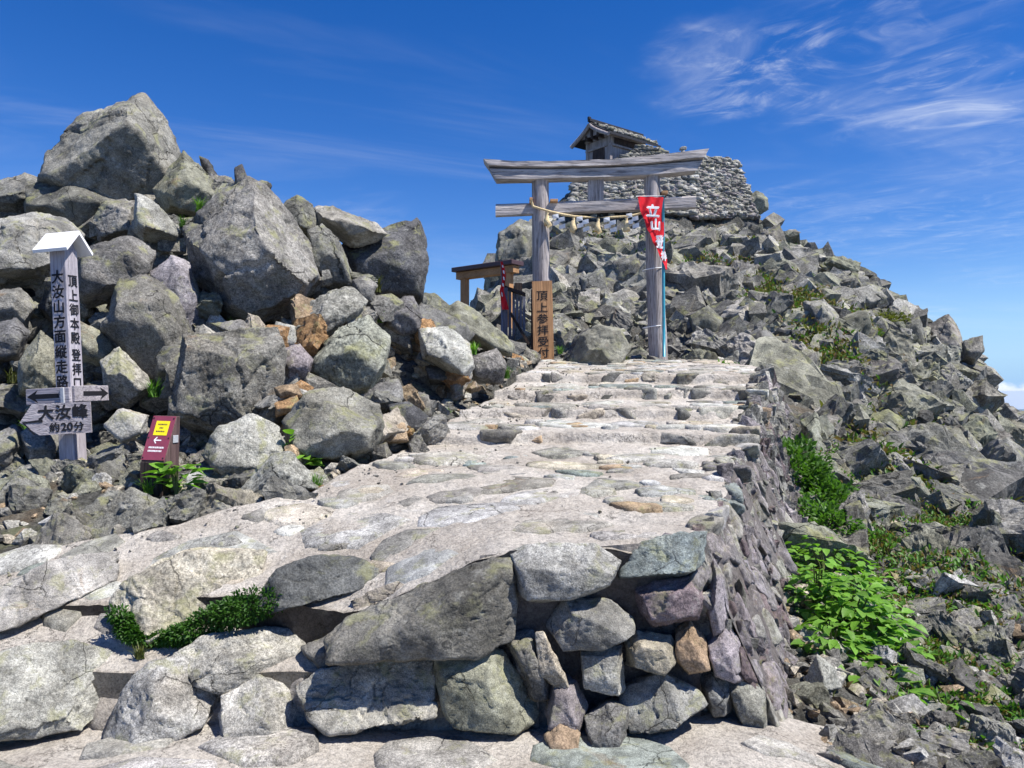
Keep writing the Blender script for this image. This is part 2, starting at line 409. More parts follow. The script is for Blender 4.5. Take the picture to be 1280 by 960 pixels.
# ------------------------------------------------------------------ terrain
def Rl(px, py, d):
    p = P(px, py, d); return (p[0], p[1], p[2])
ctrl = [Rl(*q) for q in (
    # boulder pile on the left
    (180, 262, 10.9), (60, 285, 10.5), (310, 405, 8.9), (100, 385, 8.5), (280, 548, 6.8), (440, 492, 8.0), (480, 362, 10.3),
    (420, 578, 6.2), (60, 505, 7.4), (60, 592, 6.0), (-150, 560, 6.2), (-200, 300, 10), (240, 420, 8.2), (560, 470, 9.4), (600, 442, 11.2), (200, 604, 5.3),
    (0, 640, 4.9), (380, 610, 5.2), (505, 560, 6.4), (540, 520, 7.8), (620, 472, 9.8), (-200, 650, 4.9), (530, 420, 9.4),
    # around the gateway and up to the shrine
    (650, 446, 12.5), (700, 447, 13.4), (570, 405, 15), (640, 440, 14), (640, 385, 19), (655, 320, 24), (760, 432, 14.5), (760, 355, 20),
    (760, 285, 26), (720, 235, 29.5), (800, 222, 31), (880, 210, 32), (900, 285, 27), (900, 352, 20), (880, 432, 15), (960, 285, 29),
    # right flank
    (940, 452, 13), (960, 482, 11.5), (978, 535, 9.6), (1000, 400, 15.2), (1100, 560, 10), (1100, 480, 13), (1100, 415, 17),
    (1010, 332, 26), (1065, 358, 23.5), (1130, 398, 21), (1160, 436, 19.5), (1188, 436, 18.6), (1215, 474, 17.3), (1228, 524, 15.5), (1258, 574, 14), (1250, 590, 11.5), (1250, 650, 8), (1250, 750, 5.6),
    (1250, 900, 3.9), (1100, 900, 3.85), (1100, 755, 5.5), (1100, 655, 7.5), (1010, 860, 4.0), (1010, 760, 5.3), (1012, 690, 6.5), (1005, 625, 8.0), (900, 905, 3.5), (1500, 760, 6), (1500, 950, 4))]
ctrl += [(-3, 3.2, 0.0), (0, 3.2, 0), (1, 3.1, 0), (-3, 1, -0.02), (0, 1, -0.05), (3, 1, -0.25), (-3, -3, -0.3), (0, -3, -0.4), (4, -3, -0.9), (-7, 3.5, 0.6), (-8, -2, 0),
         (-10, 13, 2.2), (-6, 13.5, 2.4), (-3.2, 13.2, 2.3), (-1.9, 14.0, 2.0), (-2.6, 17, 1.2), (-9, 18, -2), (-4, 22, -1.5), (-6, 30, -5), (-14, 8, 1), (-14, 25, -6), (-1.2, 27, 4.0), (-1.5, 36, 3),
         (1.5, 38, 7), (6, 37, 7.5), (14.5, 33, -1), (14, 28.5, 1.0), (15, 24, -1.0), (14.5, 20.5, -2.0), (13.2, 16.5, -2.6), (15, 12, -4), (18, 20, -5), (18, 30, -5), (12, 8, -2.6), (12, 4, -2.6), (9, 3, -1.6), (16, 40, -4), (-14, 40, -10), (5, 44, 3)]
T_H = TPS([c[:2] for c in ctrl], [c[2] for c in ctrl], 0.02)

# path geometry ------------------------------------------------------------
def lerp_tab(tab):
    a = np.array(tab, float); return lambda d: np.interp(d, a[:, 0], a[:, 1])
Xl = lerp_tab([(3.4, -3.4), (4.25, -3.2), (4.5, -1.95), (4.9, -1.28), (6.4, -0.82), (7.5, -0.55), (9.6, 0.0), (10.8, 0.3), (13.2, 0.55)])
Xr = lerp_tab([(3.4, 0.80), (3.5, 0.84), (10, 3.3), (11, 3.55), (13.2, 3.3)])
Zb = lerp_tab([(3.3, -0.75), (3.5, -0.73), (6.4, -0.45), (7.5, -0.36), (8.7, -0.28), (9.7, -0.17), (10.8, -0.06), (12.0, 0.10), (13.2, 0.20)])
RIS = [(6.5, 0.09), (7.6, 0.085), (8.8, 0.10), (9.8, 0.10)]
fd = [(430, 770, 3.55, -.30), (330, 745, 3.7, -.27), (150, 760, 3.8, -.36), (0, 770, 3.85, -.40), (480, 700, 3.9, -.15), (330, 690, 4.15, -.2), (150, 690, 4.25, -.23),
      (300, 640, 4.6, -.1), (640, 640, 4.05, 0), (640, 692, 3.45, 0), (875, 690, 3.5, 0), (640, 600, 4.9, 0), (480, 590, 5.4, 0), (900, 600, 5, 0), (600, 540, 7, 0), (800, 500, 8, 0), (0, 640, 4.9, -.15), (-150, 740, 4, -.4)]
T_F = TPS([P(a, b, d)[:2] for a, b, d, _ in fd], [z for *_, z in fd], 0.01)
def riser_d(k, x): return RIS[k][0] + 0.06 * np.sin(np.asarray(x) * 2.1 + k * 2.0) + 0.04 * np.sin(np.asarray(x) * 5.3 + k)
def zpath(x, d):
    x = np.asarray(x, float); d = np.asarray(d, float)
    z = Zb(d) + np.clip(T_F(x, d), -0.45, 0.0) * (d < 6.2)
    for k, (_, h) in enumerate(RIS): z = z + h * sstep(-0.02, 0.02, d - riser_d(k, x))
    return z + EYE
d_front = lerp_tab([(-3.4, 3.86), (-2.6, 3.86), (-1.95, 3.8), (-1.2, 3.7), (-0.78, 3.56), (0.0, 3.5), (0.9, 3.52), (1.2, 3.52)])
def on_path(x, d, m=0.0):
    x = np.asarray(x, float); d = np.asarray(d, float)
    return (x > Xl(d) - m) & (x < Xr(d) + m) & (d > d_front(x) - m) & (d < 12.6)

def cells(x, y, size, seed, tilt):
    """faceted blocks: every cell is a tilted plane"""
    gx = x / size; gy = y / size
    ix = np.floor(gx).astype(np.int64); iy = np.floor(gy).astype(np.int64)
    best = np.full(x.shape, 9e9); second = np.full(x.shape, 9e9); val = np.zeros(x.shape); z0 = np.zeros_like(ix)
    for a in (-1, 0, 1):
        for b in (-1, 0, 1):
            cx_ = ix + a; cy_ = iy + b
            jx = cx_ + _hash(cx_, cy_, z0, seed); jy = cy_ + _hash(cx_, cy_, z0 + 1, seed)
            dx = gx - jx; dy = gy - jy; dd = dx * dx + dy * dy
            h = (_hash(cx_, cy_, z0 + 2, seed) - 0.5) + tilt * ((_hash(cx_, cy_, z0 + 3, seed) - 0.5) * dx + (_hash(cx_, cy_, z0 + 4, seed) - 0.5) * dy)
            m = dd < best
            second = np.where(m, best, np.minimum(second, dd)); val = np.where(m, h, val); best = np.where(m, dd, best)
    return val, np.sqrt(second) - np.sqrt(best)
def H0(x, y): return T_H(x, y)
def H(x, y):
    x = np.asarray(x, float); y = np.asarray(y, float)
    z = T_H(x, y)
    hill = np.clip(sstep(3.6, 6.0, y) * sstep(0.3, 1.6, x - Xr(np.minimum(y, 12.0)) ) + sstep(12.8, 14.5, y), 0, 1)
    q = np.stack([x.ravel(), y.ravel(), z.ravel()], 1)
    wx = x + 0.35 * fbm(q * 0.9, 3, 5).reshape(x.shape); wy = y + 0.35 * fbm(q * 0.9, 3, 9).reshape(x.shape)
    far = sstep(7, 16, y)
    a, ea = cells(wx + 0.4 * z, wy + 0.5 * z, 1.5, 3, 1.6)
    b, eb = cells(wx * 1.05 + 0.3 * z, wy, 0.55, 7, 1.7)
    c, ec = cells(wx, wy + z, 0.24, 13, 1.6)
    disp = 0.34 * far * a * sstep(0, 0.3, ea) + (0.16 + 0.08 * far) * b * sstep(0, 0.3, eb) + 0.06 * c * sstep(0, 0.3, ec)
    z = z + hill * disp + (1 - hill) * 0.05 * fbm(q * 2.5, 4, 3).reshape(x.shape)
    inp = on_path(x, y, 0.12)
    z = np.where(inp, np.minimum(z, zpath(x, y) - 0.22), z)
    low = (y > 3.42) & (y < 4.2) & (x < 0.75)
    z = np.where(low, np.minimum(z, 0.16), z)
    return np.where((y < 3.7) & (y > 1.2) & (x < 1.7) & (x > -3.8), np.minimum(z, -0.12), z)

def build_ground():
    xs = np.concatenate([np.linspace(-16, -5, 70)[:-1], np.linspace(-5, 11, 300)[:-1], np.linspace(11, 18, 50)])
    ys = np.concatenate([np.linspace(-4, 3, 40)[:-1], np.linspace(3, 14, 200)[:-1], np.linspace(14, 33, 230)[:-1], np.linspace(33, 48, 40)])
    X, Y = np.meshgrid(xs, ys); Z = H(X, Y)
    ny, nx = X.shape; idx = np.arange(nx * ny).reshape(ny, nx)
    f = np.stack([idx[:-1, :-1].ravel(), idx[:-1, 1:].ravel(), idx[1:, 1:].ravel(), idx[1:, :-1].ravel()], 1)
    me = np_mesh('ground', np.stack([X.ravel(), Y.ravel(), Z.ravel()], 1), f, False)
    v, e = cells(X + 0.4 * Z, Y + 0.5 * Z, 0.8, 21, 0)
    g = 0.135 + 0.07 * v.ravel()
    col = np.stack([g * 1.02, g * 1.0, g * 0.9, np.ones_like(g)], 1).astype(np.float32)
    at = me.color_attributes.new('tint', 'FLOAT_COLOR', 'POINT'); at.data.foreach_set('color', col.ravel())
    o = link('ground', me, GROUND); o['kind'] = 'structure'; o['label'] = 'rocky summit ground with rubble, soil and broken stone'
    return o
ground = build_ground()

# ------------------------------------------------------------------ path
def build_path():
    ds = [0.0]
    n_t = 150
    ts = np.linspace(0, 1, n_t)
    s = np.linspace(0, 1, 230)
    # denser rows at the risers
    extra = []
    for d, _ in RIS:
        extra += list((np.linspace(d - 0.18, d + 0.18, 26) - 3.5) / (12.7 - 3.5))
    s = np.unique(np.concatenate([s, extra])); s = s[(s >= 0) & (s <= 1)]
    S, T = np.meshgrid(s, ts, indexing='ij')
    D = 3.5 + S * 9.2
    X = Xl(D) + (Xr(D) - Xl(D)) * T
    for _ in range(4):
        D = np.maximum(d_front(X), 3.5) * (1 - S) + 12.7 * S
        X = Xl(D) + (Xr(D) - Xl(D)) * T
    Z = zpath(X, D)
    q = np.stack([X.ravel(), D.ravel(), np.zeros(X.size)], 1)
    Z = Z + (0.018 * fbm(q * 3.2, 4, 31) + 0.006 * fbm(q * 16, 3, 37)).reshape(X.shape)
    X = X + ((T > 0.999) * 0.03 * fbm(q * 4, 3, 77).reshape(X.shape))
    ny, nx = X.shape
    # skirts: one extra ring pushed down
    top = np.stack([X.ravel(), D.ravel(), Z.ravel()], 1)
    idx = np.arange(nx * ny).reshape(ny, nx)
    f = [np.stack([idx[:-1, :-1].ravel(), idx[:-1, 1:].ravel(), idx[1:, 1:].ravel(), idx[1:, :-1].ravel()], 1)]
    verts = [top]; base = len(top)
    for line, dx, dy in ((idx[:, -1], 0.45, 0.0), (idx[0, :][::-1], 0.0, -0.02), (idx[::-1, 0], 0, 0)):
        low = top[line].copy(); drop = 1.15 if dx or dy else 0.5
        low[:, 2] -= drop; low[:, 0] += dx * drop; low[:, 1] += dy
        k = np.arange(len(line)) + base; base += len(line); verts.append(low)
        f.append(np.stack([line[:-1], k[:-1], k[1:], line[1:]], 1))
    me = np_mesh('path', np.concatenate(verts), np.concatenate(f), True)
    o = link('path', me, MORTAR); me.materials.append(WALLGAP); nf = len(f[0]); me.polygons.foreach_set('material_index', (np.arange(len(me.polygons)) >= nf).astype(np.int32)); o['kind'] = 'structure'; o['label'] = 'pale mortared stone path climbing in low steps to the gateway'
    return o
path = build_path()

def patch_mesh(name, x0, x1, y0, y1, zf, nx, ny, mat, skirt=0.5):
    xs = np.linspace(x0, x1, nx); ys = np.linspace(y0, y1, ny); X, Y = np.meshgrid(xs, ys); Z = zf(X, Y)
    v = np.stack([X.ravel(), Y.ravel(), Z.ravel()], 1); idx = np.arange(nx * ny).reshape(ny, nx)
    f = np.stack([idx[:-1, :-1].ravel(), idx[:-1, 1:].ravel(), idx[1:, 1:].ravel(), idx[1:, :-1].ravel()], 1)
    line = idx[0, ::-1]; low = v[line].copy(); low[:, 2] -= skirt; k = np.arange(nx) + len(v)
    f2 = np.stack([line[:-1], k[:-1], k[1:], line[1:]], 1)
    o = link(name, np_mesh(name, np.concatenate([v, low]), np.concatenate([f, f2]), True), mat); o['kind'] = 'structure'; return o
def zlow(x, y):
    q = np.stack([np.ravel(x), np.ravel(y), np.zeros(np.size(x))], 1)
    return EYE - 1.25 + 0.38 * (np.asarray(y) - 3.5) + 0.03 * np.asarray(x) * -0.3 + 0.012 * fbm(q * 4, 4, 41).reshape(np.shape(x))
lower = patch_mesh('lower_step', -3.6, 0.12, 3.44, 4.0, zlow, 120, 30, MORTAR); lower['label'] = 'lower step of pale mortar between rough stones'
def zledge(x, y):
    q = np.stack([np.ravel(x), np.ravel(y), np.zeros(np.size(x))], 1)
    return 0.02 + 0.02 * fbm(q * 2.2, 5, 51).reshape(np.shape(x)) - 0.22 * sstep(1.0, 2.2, np.asarray(x)) - 0.0 * np.asarray(y)
ledge = patch_mesh('landing', -3.6, 1.75, 1.6, 3.62, zledge, 150, 90, MORTAR, 0.3); ledge['label'] = 'pale mortared landing in front of the stone steps'

# ------------------------------------------------------------------ rocks
ICO = {}
for k in range(1, 7):
    bm = bmesh.new(); bmesh.ops.create_icosphere(bm, subdivisions=k, radius=1)
    ICO[k] = (np.array([v.co[:] for v in bm.verts]), np.array([[v.index for v in f.verts] for f in bm.faces])); bm.free()

def rock_verts(Np, Hp, dims, sub, p, seed, rough=1.0, block=1.0):
    u, f = ICO[sub]
    w = u * dims
    q = np.maximum(w @ Np.T / Hp, 0)
    qm = q.max(1, keepdims=True); qs = ((q / qm) ** p)
    inv = qm[:, 0] * qs.sum(1) ** (1.0 / p)
    x = w / inv[:, None]
    nr = ((q / qm) ** (p - 1) / Hp) @ Np; nr /= np.linalg.norm(nr, axis=1, keepdims=True) + 1e-9
    Lc = float(np.prod(dims) ** (1 / 3)); r = np.random.RandomState(seed)
    o = r.rand(3) * 50
    xi = x / Lc + o
    dsp = rough * (0.028 * fbm(xi * 1.6, 3, seed) + 0.018 * fbm(xi * 5.5, 4 if sub > 3 else 2, seed + 3, 0.6))
    if sub >= 4:
        for cnt, amp, wid in ((14, 0.075, 0.035), (60, 0.030, 0.025)):
            pts = (r.rand(cnt, 3) * 2 - 1) * dims * 1.1
            wx = x + Lc * 0.10 * np.stack([fbm(xi * 2.2 + 9 * k, 3, seed + 11 + k) for k in range(3)], 1)
            # bedding: distances squeezed along one direction make slabby fractures
            b = r.randn(3); b /= np.linalg.norm(b)
            def sq(a): return a + 1.4 * (a @ b)[:, None] * b
            d2 = np.sqrt(((sq(wx)[:, None, :] - sq(pts)[None, :, :]) ** 2).sum(2))
            part = np.partition(d2, 1, axis=1)[:, :2]; lab = d2.argmin(1)
            e = (part[:, 1] - part[:, 0]) / Lc
            dsp = dsp + block * (amp * (r.rand(cnt)[lab] - 0.6) - amp * 0.7 * (1 - sstep(0, wid, e)))
    x = x + nr * (dsp * Lc)[:, None]
    return x, f

def random_planes(r, n=14, flat=1.0):
    v = r.randn(n, 3); v /= np.linalg.norm(v, axis=1, keepdims=True)
    h = r.uniform(0.42, 0.84, n)
    six = np.array([[1, 0, 0], [-1, 0, 0], [0, 1, 0], [0, -1, 0], [0, 0, 1], [0, 0, -1]], float)
    return np.concatenate([v, six]), np.concatenate([h, np.ones(6)])
def random_rock(seed, dims, sub, p=140, rough=0.9, n=6):
    r = np.random.RandomState(seed)
    Np, Hp = random_planes(r, n)
    dims = np.array(dims, float)
    Nn = Np / dims; ln = np.linalg.norm(Nn, axis=1)
    return rock_verts(Nn / ln[:, None], Hp / ln, dims, sub, p, seed, rough)
def poly_rock(seed, dims, n=9, bevel=0.035, detail=0):
    """broken stone: a block split by flat fractures, edges slightly chipped"""
    r = random.Random(seed); bm = bmesh.new(); bmesh.ops.create_cube(bm, size=2.0)
    bmesh.ops.rotate(bm, verts=bm.verts, cent=(0, 0, 0), matrix=Matrix.Rotation(r.uniform(-.3, .3), 3, 'X') @ Matrix.Rotation(r.uniform(-.3, .3), 3, 'Y'))
    for _ in range(n):
        nv = Vector((r.gauss(0, 1), r.gauss(0, 1), r.gauss(0, 1))).normalized()
        g = bmesh.ops.bisect_plane(bm, geom=bm.verts[:] + bm.edges[:] + bm.faces[:], plane_co=nv * r.uniform(0.55, 0.98), plane_no=nv, clear_outer=True)
        ed = [e for e in g['geom_cut'] if isinstance(e, bmesh.types.BMEdge)]
        if ed: bmesh.ops.edgenet_fill(bm, edges=ed)
    bmesh.ops.dissolve_degenerate(bm, dist=0.02, edges=bm.edges[:])
    for v in bm.verts: v.co = Vector((v.co.x * dims[0], v.co.y * dims[1], v.co.z * dims[2]))
    if bevel: bmesh.ops.bevel(bm, geom=bm.edges[:], offset=bevel * min(dims) * 2, segments=1, affect='EDGES', clamp_overlap=True)
    bmesh.ops.recalc_face_normals(bm, faces=bm.faces)
    bmesh.ops.triangulate(bm, faces=bm.faces)
    for k in range(detail):
        lim = 0.42 * float(np.prod(dims) ** (1 / 3)) * (0.5 ** k)
        es = [e for e in bm.edges if e.calc_length() > lim]
        bmesh.ops.subdivide_edges(bm, edges=es, cuts=1, use_grid_fill=False); bmesh.ops.triangulate(bm, faces=bm.faces)
    bm.verts.ensure_lookup_table(); bm.verts.index_update(); bm.normal_update()
    v = np.array([q.co[:] for q in bm.verts]); nr = np.array([q.normal[:] for q in bm.verts]); f = np.array([[q.index for q in t.verts] for t in bm.faces]); bm.free()
    if detail:
        Lc = float(np.prod(dims) ** (1 / 3)); q = v / Lc + seed * 3.7
        rr = np.random.RandomState(seed); b = rr.randn(3); b /= np.linalg.norm(b)
        strat = np.floor((q @ b) * 4.5 + 0.8 * fbm(q * 1.5, 2, seed)); stp = _hash(strat, strat * 0, strat * 0 + 3, seed) - 0.5
        v = v + nr * (Lc * (0.075 * fbm(q * 2.6, 3, seed, 0.6) + 0.10 * stp + 0.02 * rr.randn(len(v))))[:, None]
    return v, f
TONE = {'grey': (0.265, 0.255, 0.228), 'light': (0.37, 0.357, 0.322), 'dark': (0.12, 0.12, 0.12), 'green': (0.255, 0.254, 0.20), 'tan': (0.40, 0.30, 0.20), 'orange': (0.40, 0.24, 0.12),
        'purple': (0.20, 0.155, 0.16), 'mauve': (0.29, 0.262, 0.268), 'mid': (0.20, 0.194, 0.178), 'cream': (0.47, 0.42, 0.34), 'teal': (0.27, 0.305, 0.285), 'white': (0.50, 0.49, 0.46)}
def tone(o, name, r=rnd, var=0.13):
    k = 1 + r.uniform(-var, var); c = TONE[name]
    o.color = (c[0] * k * r.uniform(0.97, 1.03), c[1] * k, c[2] * k * r.uniform(0.96, 1.04), 1)
    return o

def outline_rock(name, outline, d, thick, tn='grey', seed=0, sub=5, top=0.65, front=None, p=140, parent=None, rough=1.0, mat=None, block=1.0, push=0.0):
    pts = np.array(outline, float)
    c = (pts.max(0) + pts.min(0)) / 2
    x0 = (c[0] - 640) / FPX; a = math.atan(x0); ca = math.cos(a)
    q = np.stack([(pts[:, 0] - c[0]) * d / FPX * ca, (c[1] - pts[:, 1]) * d / FPX], 1)
    ar = np.sum(q[:, 0] * np.roll(q[:, 1], -1) - np.roll(q[:, 0], -1) * q[:, 1])
    if ar < 0: q = q[::-1]
    r = np.random.RandomState(seed * 7 + 5); Np, Hp = [], []
    for i in range(len(q)):
        e = q[(i + 1) % len(q)] - q[i]; ln = np.linalg.norm(e)
        if ln < 1e-6: continue
        n2 = np.array([e[1], -e[0]]) / ln; h = n2 @ q[i]
        if h < 0.01: h = 0.01
        s1 = r.uniform(0.5, 1.0) * top if n2[1] > 0.35 else r.uniform(0.05, 0.38)
        s2 = r.uniform(0.1, 0.5)
        for s in (-s1, s2):
            cc = math.sqrt(1 - s * s); Np.append((n2[0] * cc, s, n2[1] * cc)); Hp.append(h * cc)
    caps = front if front else [(r.uniform(-0.6, -0.1), -1, r.uniform(0.15, 0.85), r.uniform(0.7, 0.95)), (r.uniform(0.15, 0.8), -1, r.uniform(-0.1, 0.6), r.uniform(0.7, 0.95)), (r.uniform(-0.4, 0.4), -1, r.uniform(-0.7, -0.15), r.uniform(0.75, 1.0))]
    for nx, ny, nz, k in caps:
        v = np.array([nx, ny, nz], float); v /= np.linalg.norm(v); Np.append(v); Hp.append(max(thick / 2 * k, 0.96 * float((q @ v[[0, 2]]).max())))
    Np.append((0, 1, 0)); Hp.append(thick / 2)
    dims = np.array([max(np.abs(q[:, 0]).max(), 0.02), thick / 2, max(np.abs(q[:, 1]).max(), 0.02)])
    area = (pts[:, 0].max() - pts[:, 0].min()) * (pts[:, 1].max() - pts[:, 1].min()); sub = 6 if area > 18000 else 5 if area > 3200 else 4
    v, f = rock_verts(np.array(Np, float), np.array(Hp, float), dims, sub, p, seed, rough, block)
    me = np_mesh(name, v, f, True)
    w = P(c[0], c[1], d); w[1] += push
    o = link(name, me, mat or ROCK, parent, w, (0, 0, -a)); tone(o, tn, random.Random(seed + 99))
    return o

PILE = 'boulders heaped beside the path'
BOULD = [  # outline, distance, thickness, tone, label
 ([(180,114),(214,150),(238,198),(208,252),(175,270),(110,266),(54,238),(62,200),(108,148)],10,1.9,'grey','huge pointed grey boulder crowning the heap beside the path',6),
 ([(-30,240),(28,216),(62,222),(78,234),(60,264),(30,278),(-30,275)],9.9,1.2,'mid','broad grey boulder left under the pointed boulder',5),
 ([(35,240),(70,220),(120,228),(168,238),(156,278),(110,304),(40,284)],9.7,1.2,'mid','dark speckled boulder carrying the huge pointed boulder',5),
 ([(230,188),(256,212),(284,240),(262,270),(205,268),(192,240)],9.7,0.8,'green','wedge of lichen-covered rock leaning on the pointed boulder',5),
 ([(248,197),(262,201),(286,240),(268,250)],10.1,0.3,'dark','thin dark shard behind the lichen-covered wedge',4),
 ([(170,244),(188,250),(229,282),(224,302),(180,303),(166,290)],9.0,0.7,'light','upright pale slab below the pointed boulder',5),
 ([(128,255),(172,246),(172,297),(125,302),(116,280)],9.3,0.8,'mid','square dark grey block between the pale slab and the signpost roof',5),
 ([(-40,290),(45,265),(82,269),(108,288),(96,332),(60,352),(-40,375)],8.0,1.2,'light','wide pale boulder behind the wooden signpost roof',6),
 ([(93,322),(130,304),(165,296),(195,310),(189,346),(150,374),(110,387),(88,362)],7.6,0.9,'mid','mottled black and grey boulder right of the signpost lettering',6),
 ([(150,352),(185,347),(222,371),(247,420),(225,445),(195,482),(150,442),(130,414)],7.1,1.0,'mid','smooth dark grey triangular boulder next to the square block',6),
 ([(187,345),(214,320),(240,329),(258,398),(263,419),(240,420),(215,400)],7.7,0.7,'mauve','tall mauve grey slab wedged beside the largest rounded boulder',5),
 ([(228,290),(270,255),(310,225),(336,240),(386,300),(398,345),(370,388),(310,410),(265,392),(238,340)],8.2,1.7,'grey','largest rounded boulder in the middle of the heap',6),
 ([(231,420),(345,411),(355,440),(347,500),(336,540),(275,548),(218,520),(222,470)],6.4,0.9,'mid','square-cut mossy block behind the maroon marker post',6),
 ([(293,211),(303,206),(313,232),(308,250),(292,245)],9.0,0.3,'dark','small dark spike standing on the largest rounded boulder',4),
 ([(357,255),(372,245),(389,255),(403,290),(385,299),(350,277)],9.0,0.7,'mid','small knobbly dark boulder on the skyline',5),
 ([(385,290),(405,283),(425,300),(442,350),(438,361),(410,361),(388,330)],8.7,0.7,'mid','leaning slab with a dark side below the skyline',5),
 ([(394,262),(415,259),(470,277),(484,290),(470,301),(440,310),(425,301),(398,284)],9.2,0.9,'light','flat pale slab lying on the skyline',5),
 ([(428,308),(482,287),(520,274),(530,300),(534,340),(527,378),(480,380),(436,356)],9.7,1.2,'dark','black-fronted square boulder at the end of the skyline',6),
 ([(374,396),(400,370),(440,359),(461,375),(447,402),(395,442),(371,426)],7.7,0.8,'grey','upper half of a split boulder below the skyline',5),
 ([(418,412),(460,394),(489,420),(481,460),(456,496),(420,497),(383,470),(388,448)],7.3,0.9,'green','lower half of a split boulder above the loose tan stones',6),
 ([(354,525),(385,491),(430,487),(471,507),(480,535),(469,566),(430,580),(385,572),(360,552)],5.9,0.8,'grey','rounded grey boulder standing at the edge of the path',6),
 ([(254,566),(275,535),(315,519),(346,535),(365,566),(306,600),(270,592)],5.5,0.6,'light','pale flat-topped boulder in front of the square-cut block',5),
 ([(306,602),(340,569),(362,566),(404,605),(400,617),(330,628),(303,622)],5.1,0.5,'light','pale low rock sloping down onto the path',5),
 ([(110,652),(148,620),(165,608),(200,627),(222,666),(160,681),(112,678)],4.7,0.5,'grey','angular greenish rock with brown broken faces at the path edge',6),
 ([(58,664),(100,634),(116,650),(114,676),(70,677)],4.78,0.4,'mid','small angular rock left against the brown-faced rock',5),
 ([(197,642),(215,621),(300,634),(318,652),(260,660),(210,656)],4.85,0.5,'mid','low dark slab in front of the maroon marker post',5),
 ([(-20,606),(30,587),(62,604),(72,626),(40,643),(-20,648)],5.2,0.5,'green','green-grey wedge rock near the foot of the signpost',5),
 ([(22,452),(50,414),(73,430),(72,482),(55,502),(24,492)],6.9,0.6,'green','cracked green-grey boulder left behind the signpost',5),
 ([(99,401),(125,414),(148,432),(125,457),(102,452)],6.9,0.5,'green','jutting greenish rock right behind the signpost',5),
 ([(126,452),(150,434),(186,469),(190,487),(160,508),(133,498)],6.6,0.5,'light','pale triangular boulder between signpost and square-cut block',5),
 ([(194,446),(205,432),(231,432),(231,460),(222,477),(196,471)],6.75,0.4,'mid','small dark rock wedged against the square-cut block',4),
 ([(130,531),(150,511),(187,519),(182,541),(155,555)],6.0,0.35,'light','pale rounded stone between signpost and maroon marker',5),
 ([(482,376),(515,371),(526,395),(529,416),(505,422),(484,411)],8.7,0.5,'dark','dark cube-shaped rock among the tan rubble',5),
 ([(524,412),(560,409),(586,429),(592,460),(581,476),(555,464),(529,449)],8.5,0.6,'white','whitish block with a dark underside beside the rubble',5),
 ([(544,396),(575,374),(600,391),(642,432),(637,444),(615,442),(558,413)],10.2,0.8,'green','long slanting slab with yellow lichen below the little gate',6),
 ([(589,446),(620,436),(633,455),(627,479),(594,477)],9.1,0.45,'grey','grey boulder at the foot of the slanting slab',5),
 ([(530,452),(556,455),(588,466),(587,482),(538,482)],8.6,0.5,'dark','dark low rock under the whitish block',4),
 ([(440,351),(455,344),(471,355),(466,380),(444,374)],8.5,0.4,'mid','small grey rock below the black-fronted boulder',4),
 ([(710,456),(724,419),(746,407),(776,413),(787,435),(773,461),(730,464)],11.8,0.7,'green','green-grey boulder lying between the gateway posts',5),
 ([(700,456),(720,420),(738,410),(728,458)],12.1,0.5,'dark','dark shard behind the boulder between the gateway posts',4),
 ([(343,484),(372,479),(378,495),(347,499)],6.1,0.2,'tan','tan flat stone lying on the orange stone by the square-cut block',4),
 ([(341,502),(370,493),(377,511),(345,522)],6.05,0.22,'orange','orange stone wedged between the two grey boulders',4),
 ([(475,546),(490,529),(506,529),(511,553),(479,556)],6.2,0.2,'tan','tan square stone at the path edge by the rounded boulder',4),
 ([(485,506),(510,502),(537,520),(526,542),(499,542)],6.4,0.3,'dark','dark broken rock at the foot of the tan rubble',4),
 ([(-10,366),(25,360),(48,380),(30,412),(-10,410)],7.4,0.5,'mid','grey rock under the wide pale boulder',4),
 ([(-10,405),(20,398),(38,415),(25,450),(-10,455)],7.1,0.5,'dark','dark rock beside the cracked green-grey boulder',4),
 ([(25,540),(60,528),(82,545),(75,575),(35,580)],6.3,0.4,'light','pale stone left of the signpost foot',4),
 ([(-15,545),(20,530),(32,555),(15,585),(-15,585)],6.2,0.4,'mid','grey stone in the weeds left of the signpost',4),
 ([(60,352),(90,345),(92,385),(72,410),(48,385)],7.8,0.6,'dark','black rock in shade behind the signpost lettering',4),
 ([(262,405),(300,400),(330,412),(300,425)],7.0,0.4,'mid','low rock behind the top of the square-cut block',4),
 ([(350,300),(385,300),(400,340),(395,372),(365,350)],8.6,0.6,'green','narrow lichen-streaked rock against the largest rounded boulder',5),
 ([(345,440),(375,430),(392,450),(385,480),(355,482)],6.9,0.45,'mauve','mauve rock between the square-cut block and the split boulder',4),
 ([(300,232),(320,228),(335,242),(320,262),(296,250)],8.9,0.4,'light','pale rock resting on top of the largest rounded boulder',4),
 ([(335,430),(345,402),(368,408),(378,432),(360,442)],7.3,0.35,'light','pale chip of rock by the split boulder',4),
 ([(445,505),(470,480),(498,472),(505,500),(480,510)],6.7,0.4,'mid','grey rock wedged between rounded boulder and rubble',4),
]
for i, (ol, d, th, tn, lab, sub) in enumerate(BOULD):
    oc = np.array(ol, float); cc_ = (oc.max(0) + oc.min(0)) / 2; ol = (cc_ + (oc - cc_) * 1.06).tolist()
    o = tag(outline_rock('boulder', ol, d, th, tn, 100 + i, sub), lab, 'boulder', PILE); o.color = [c * 1.1 for c in o.color[:3]] + [1]

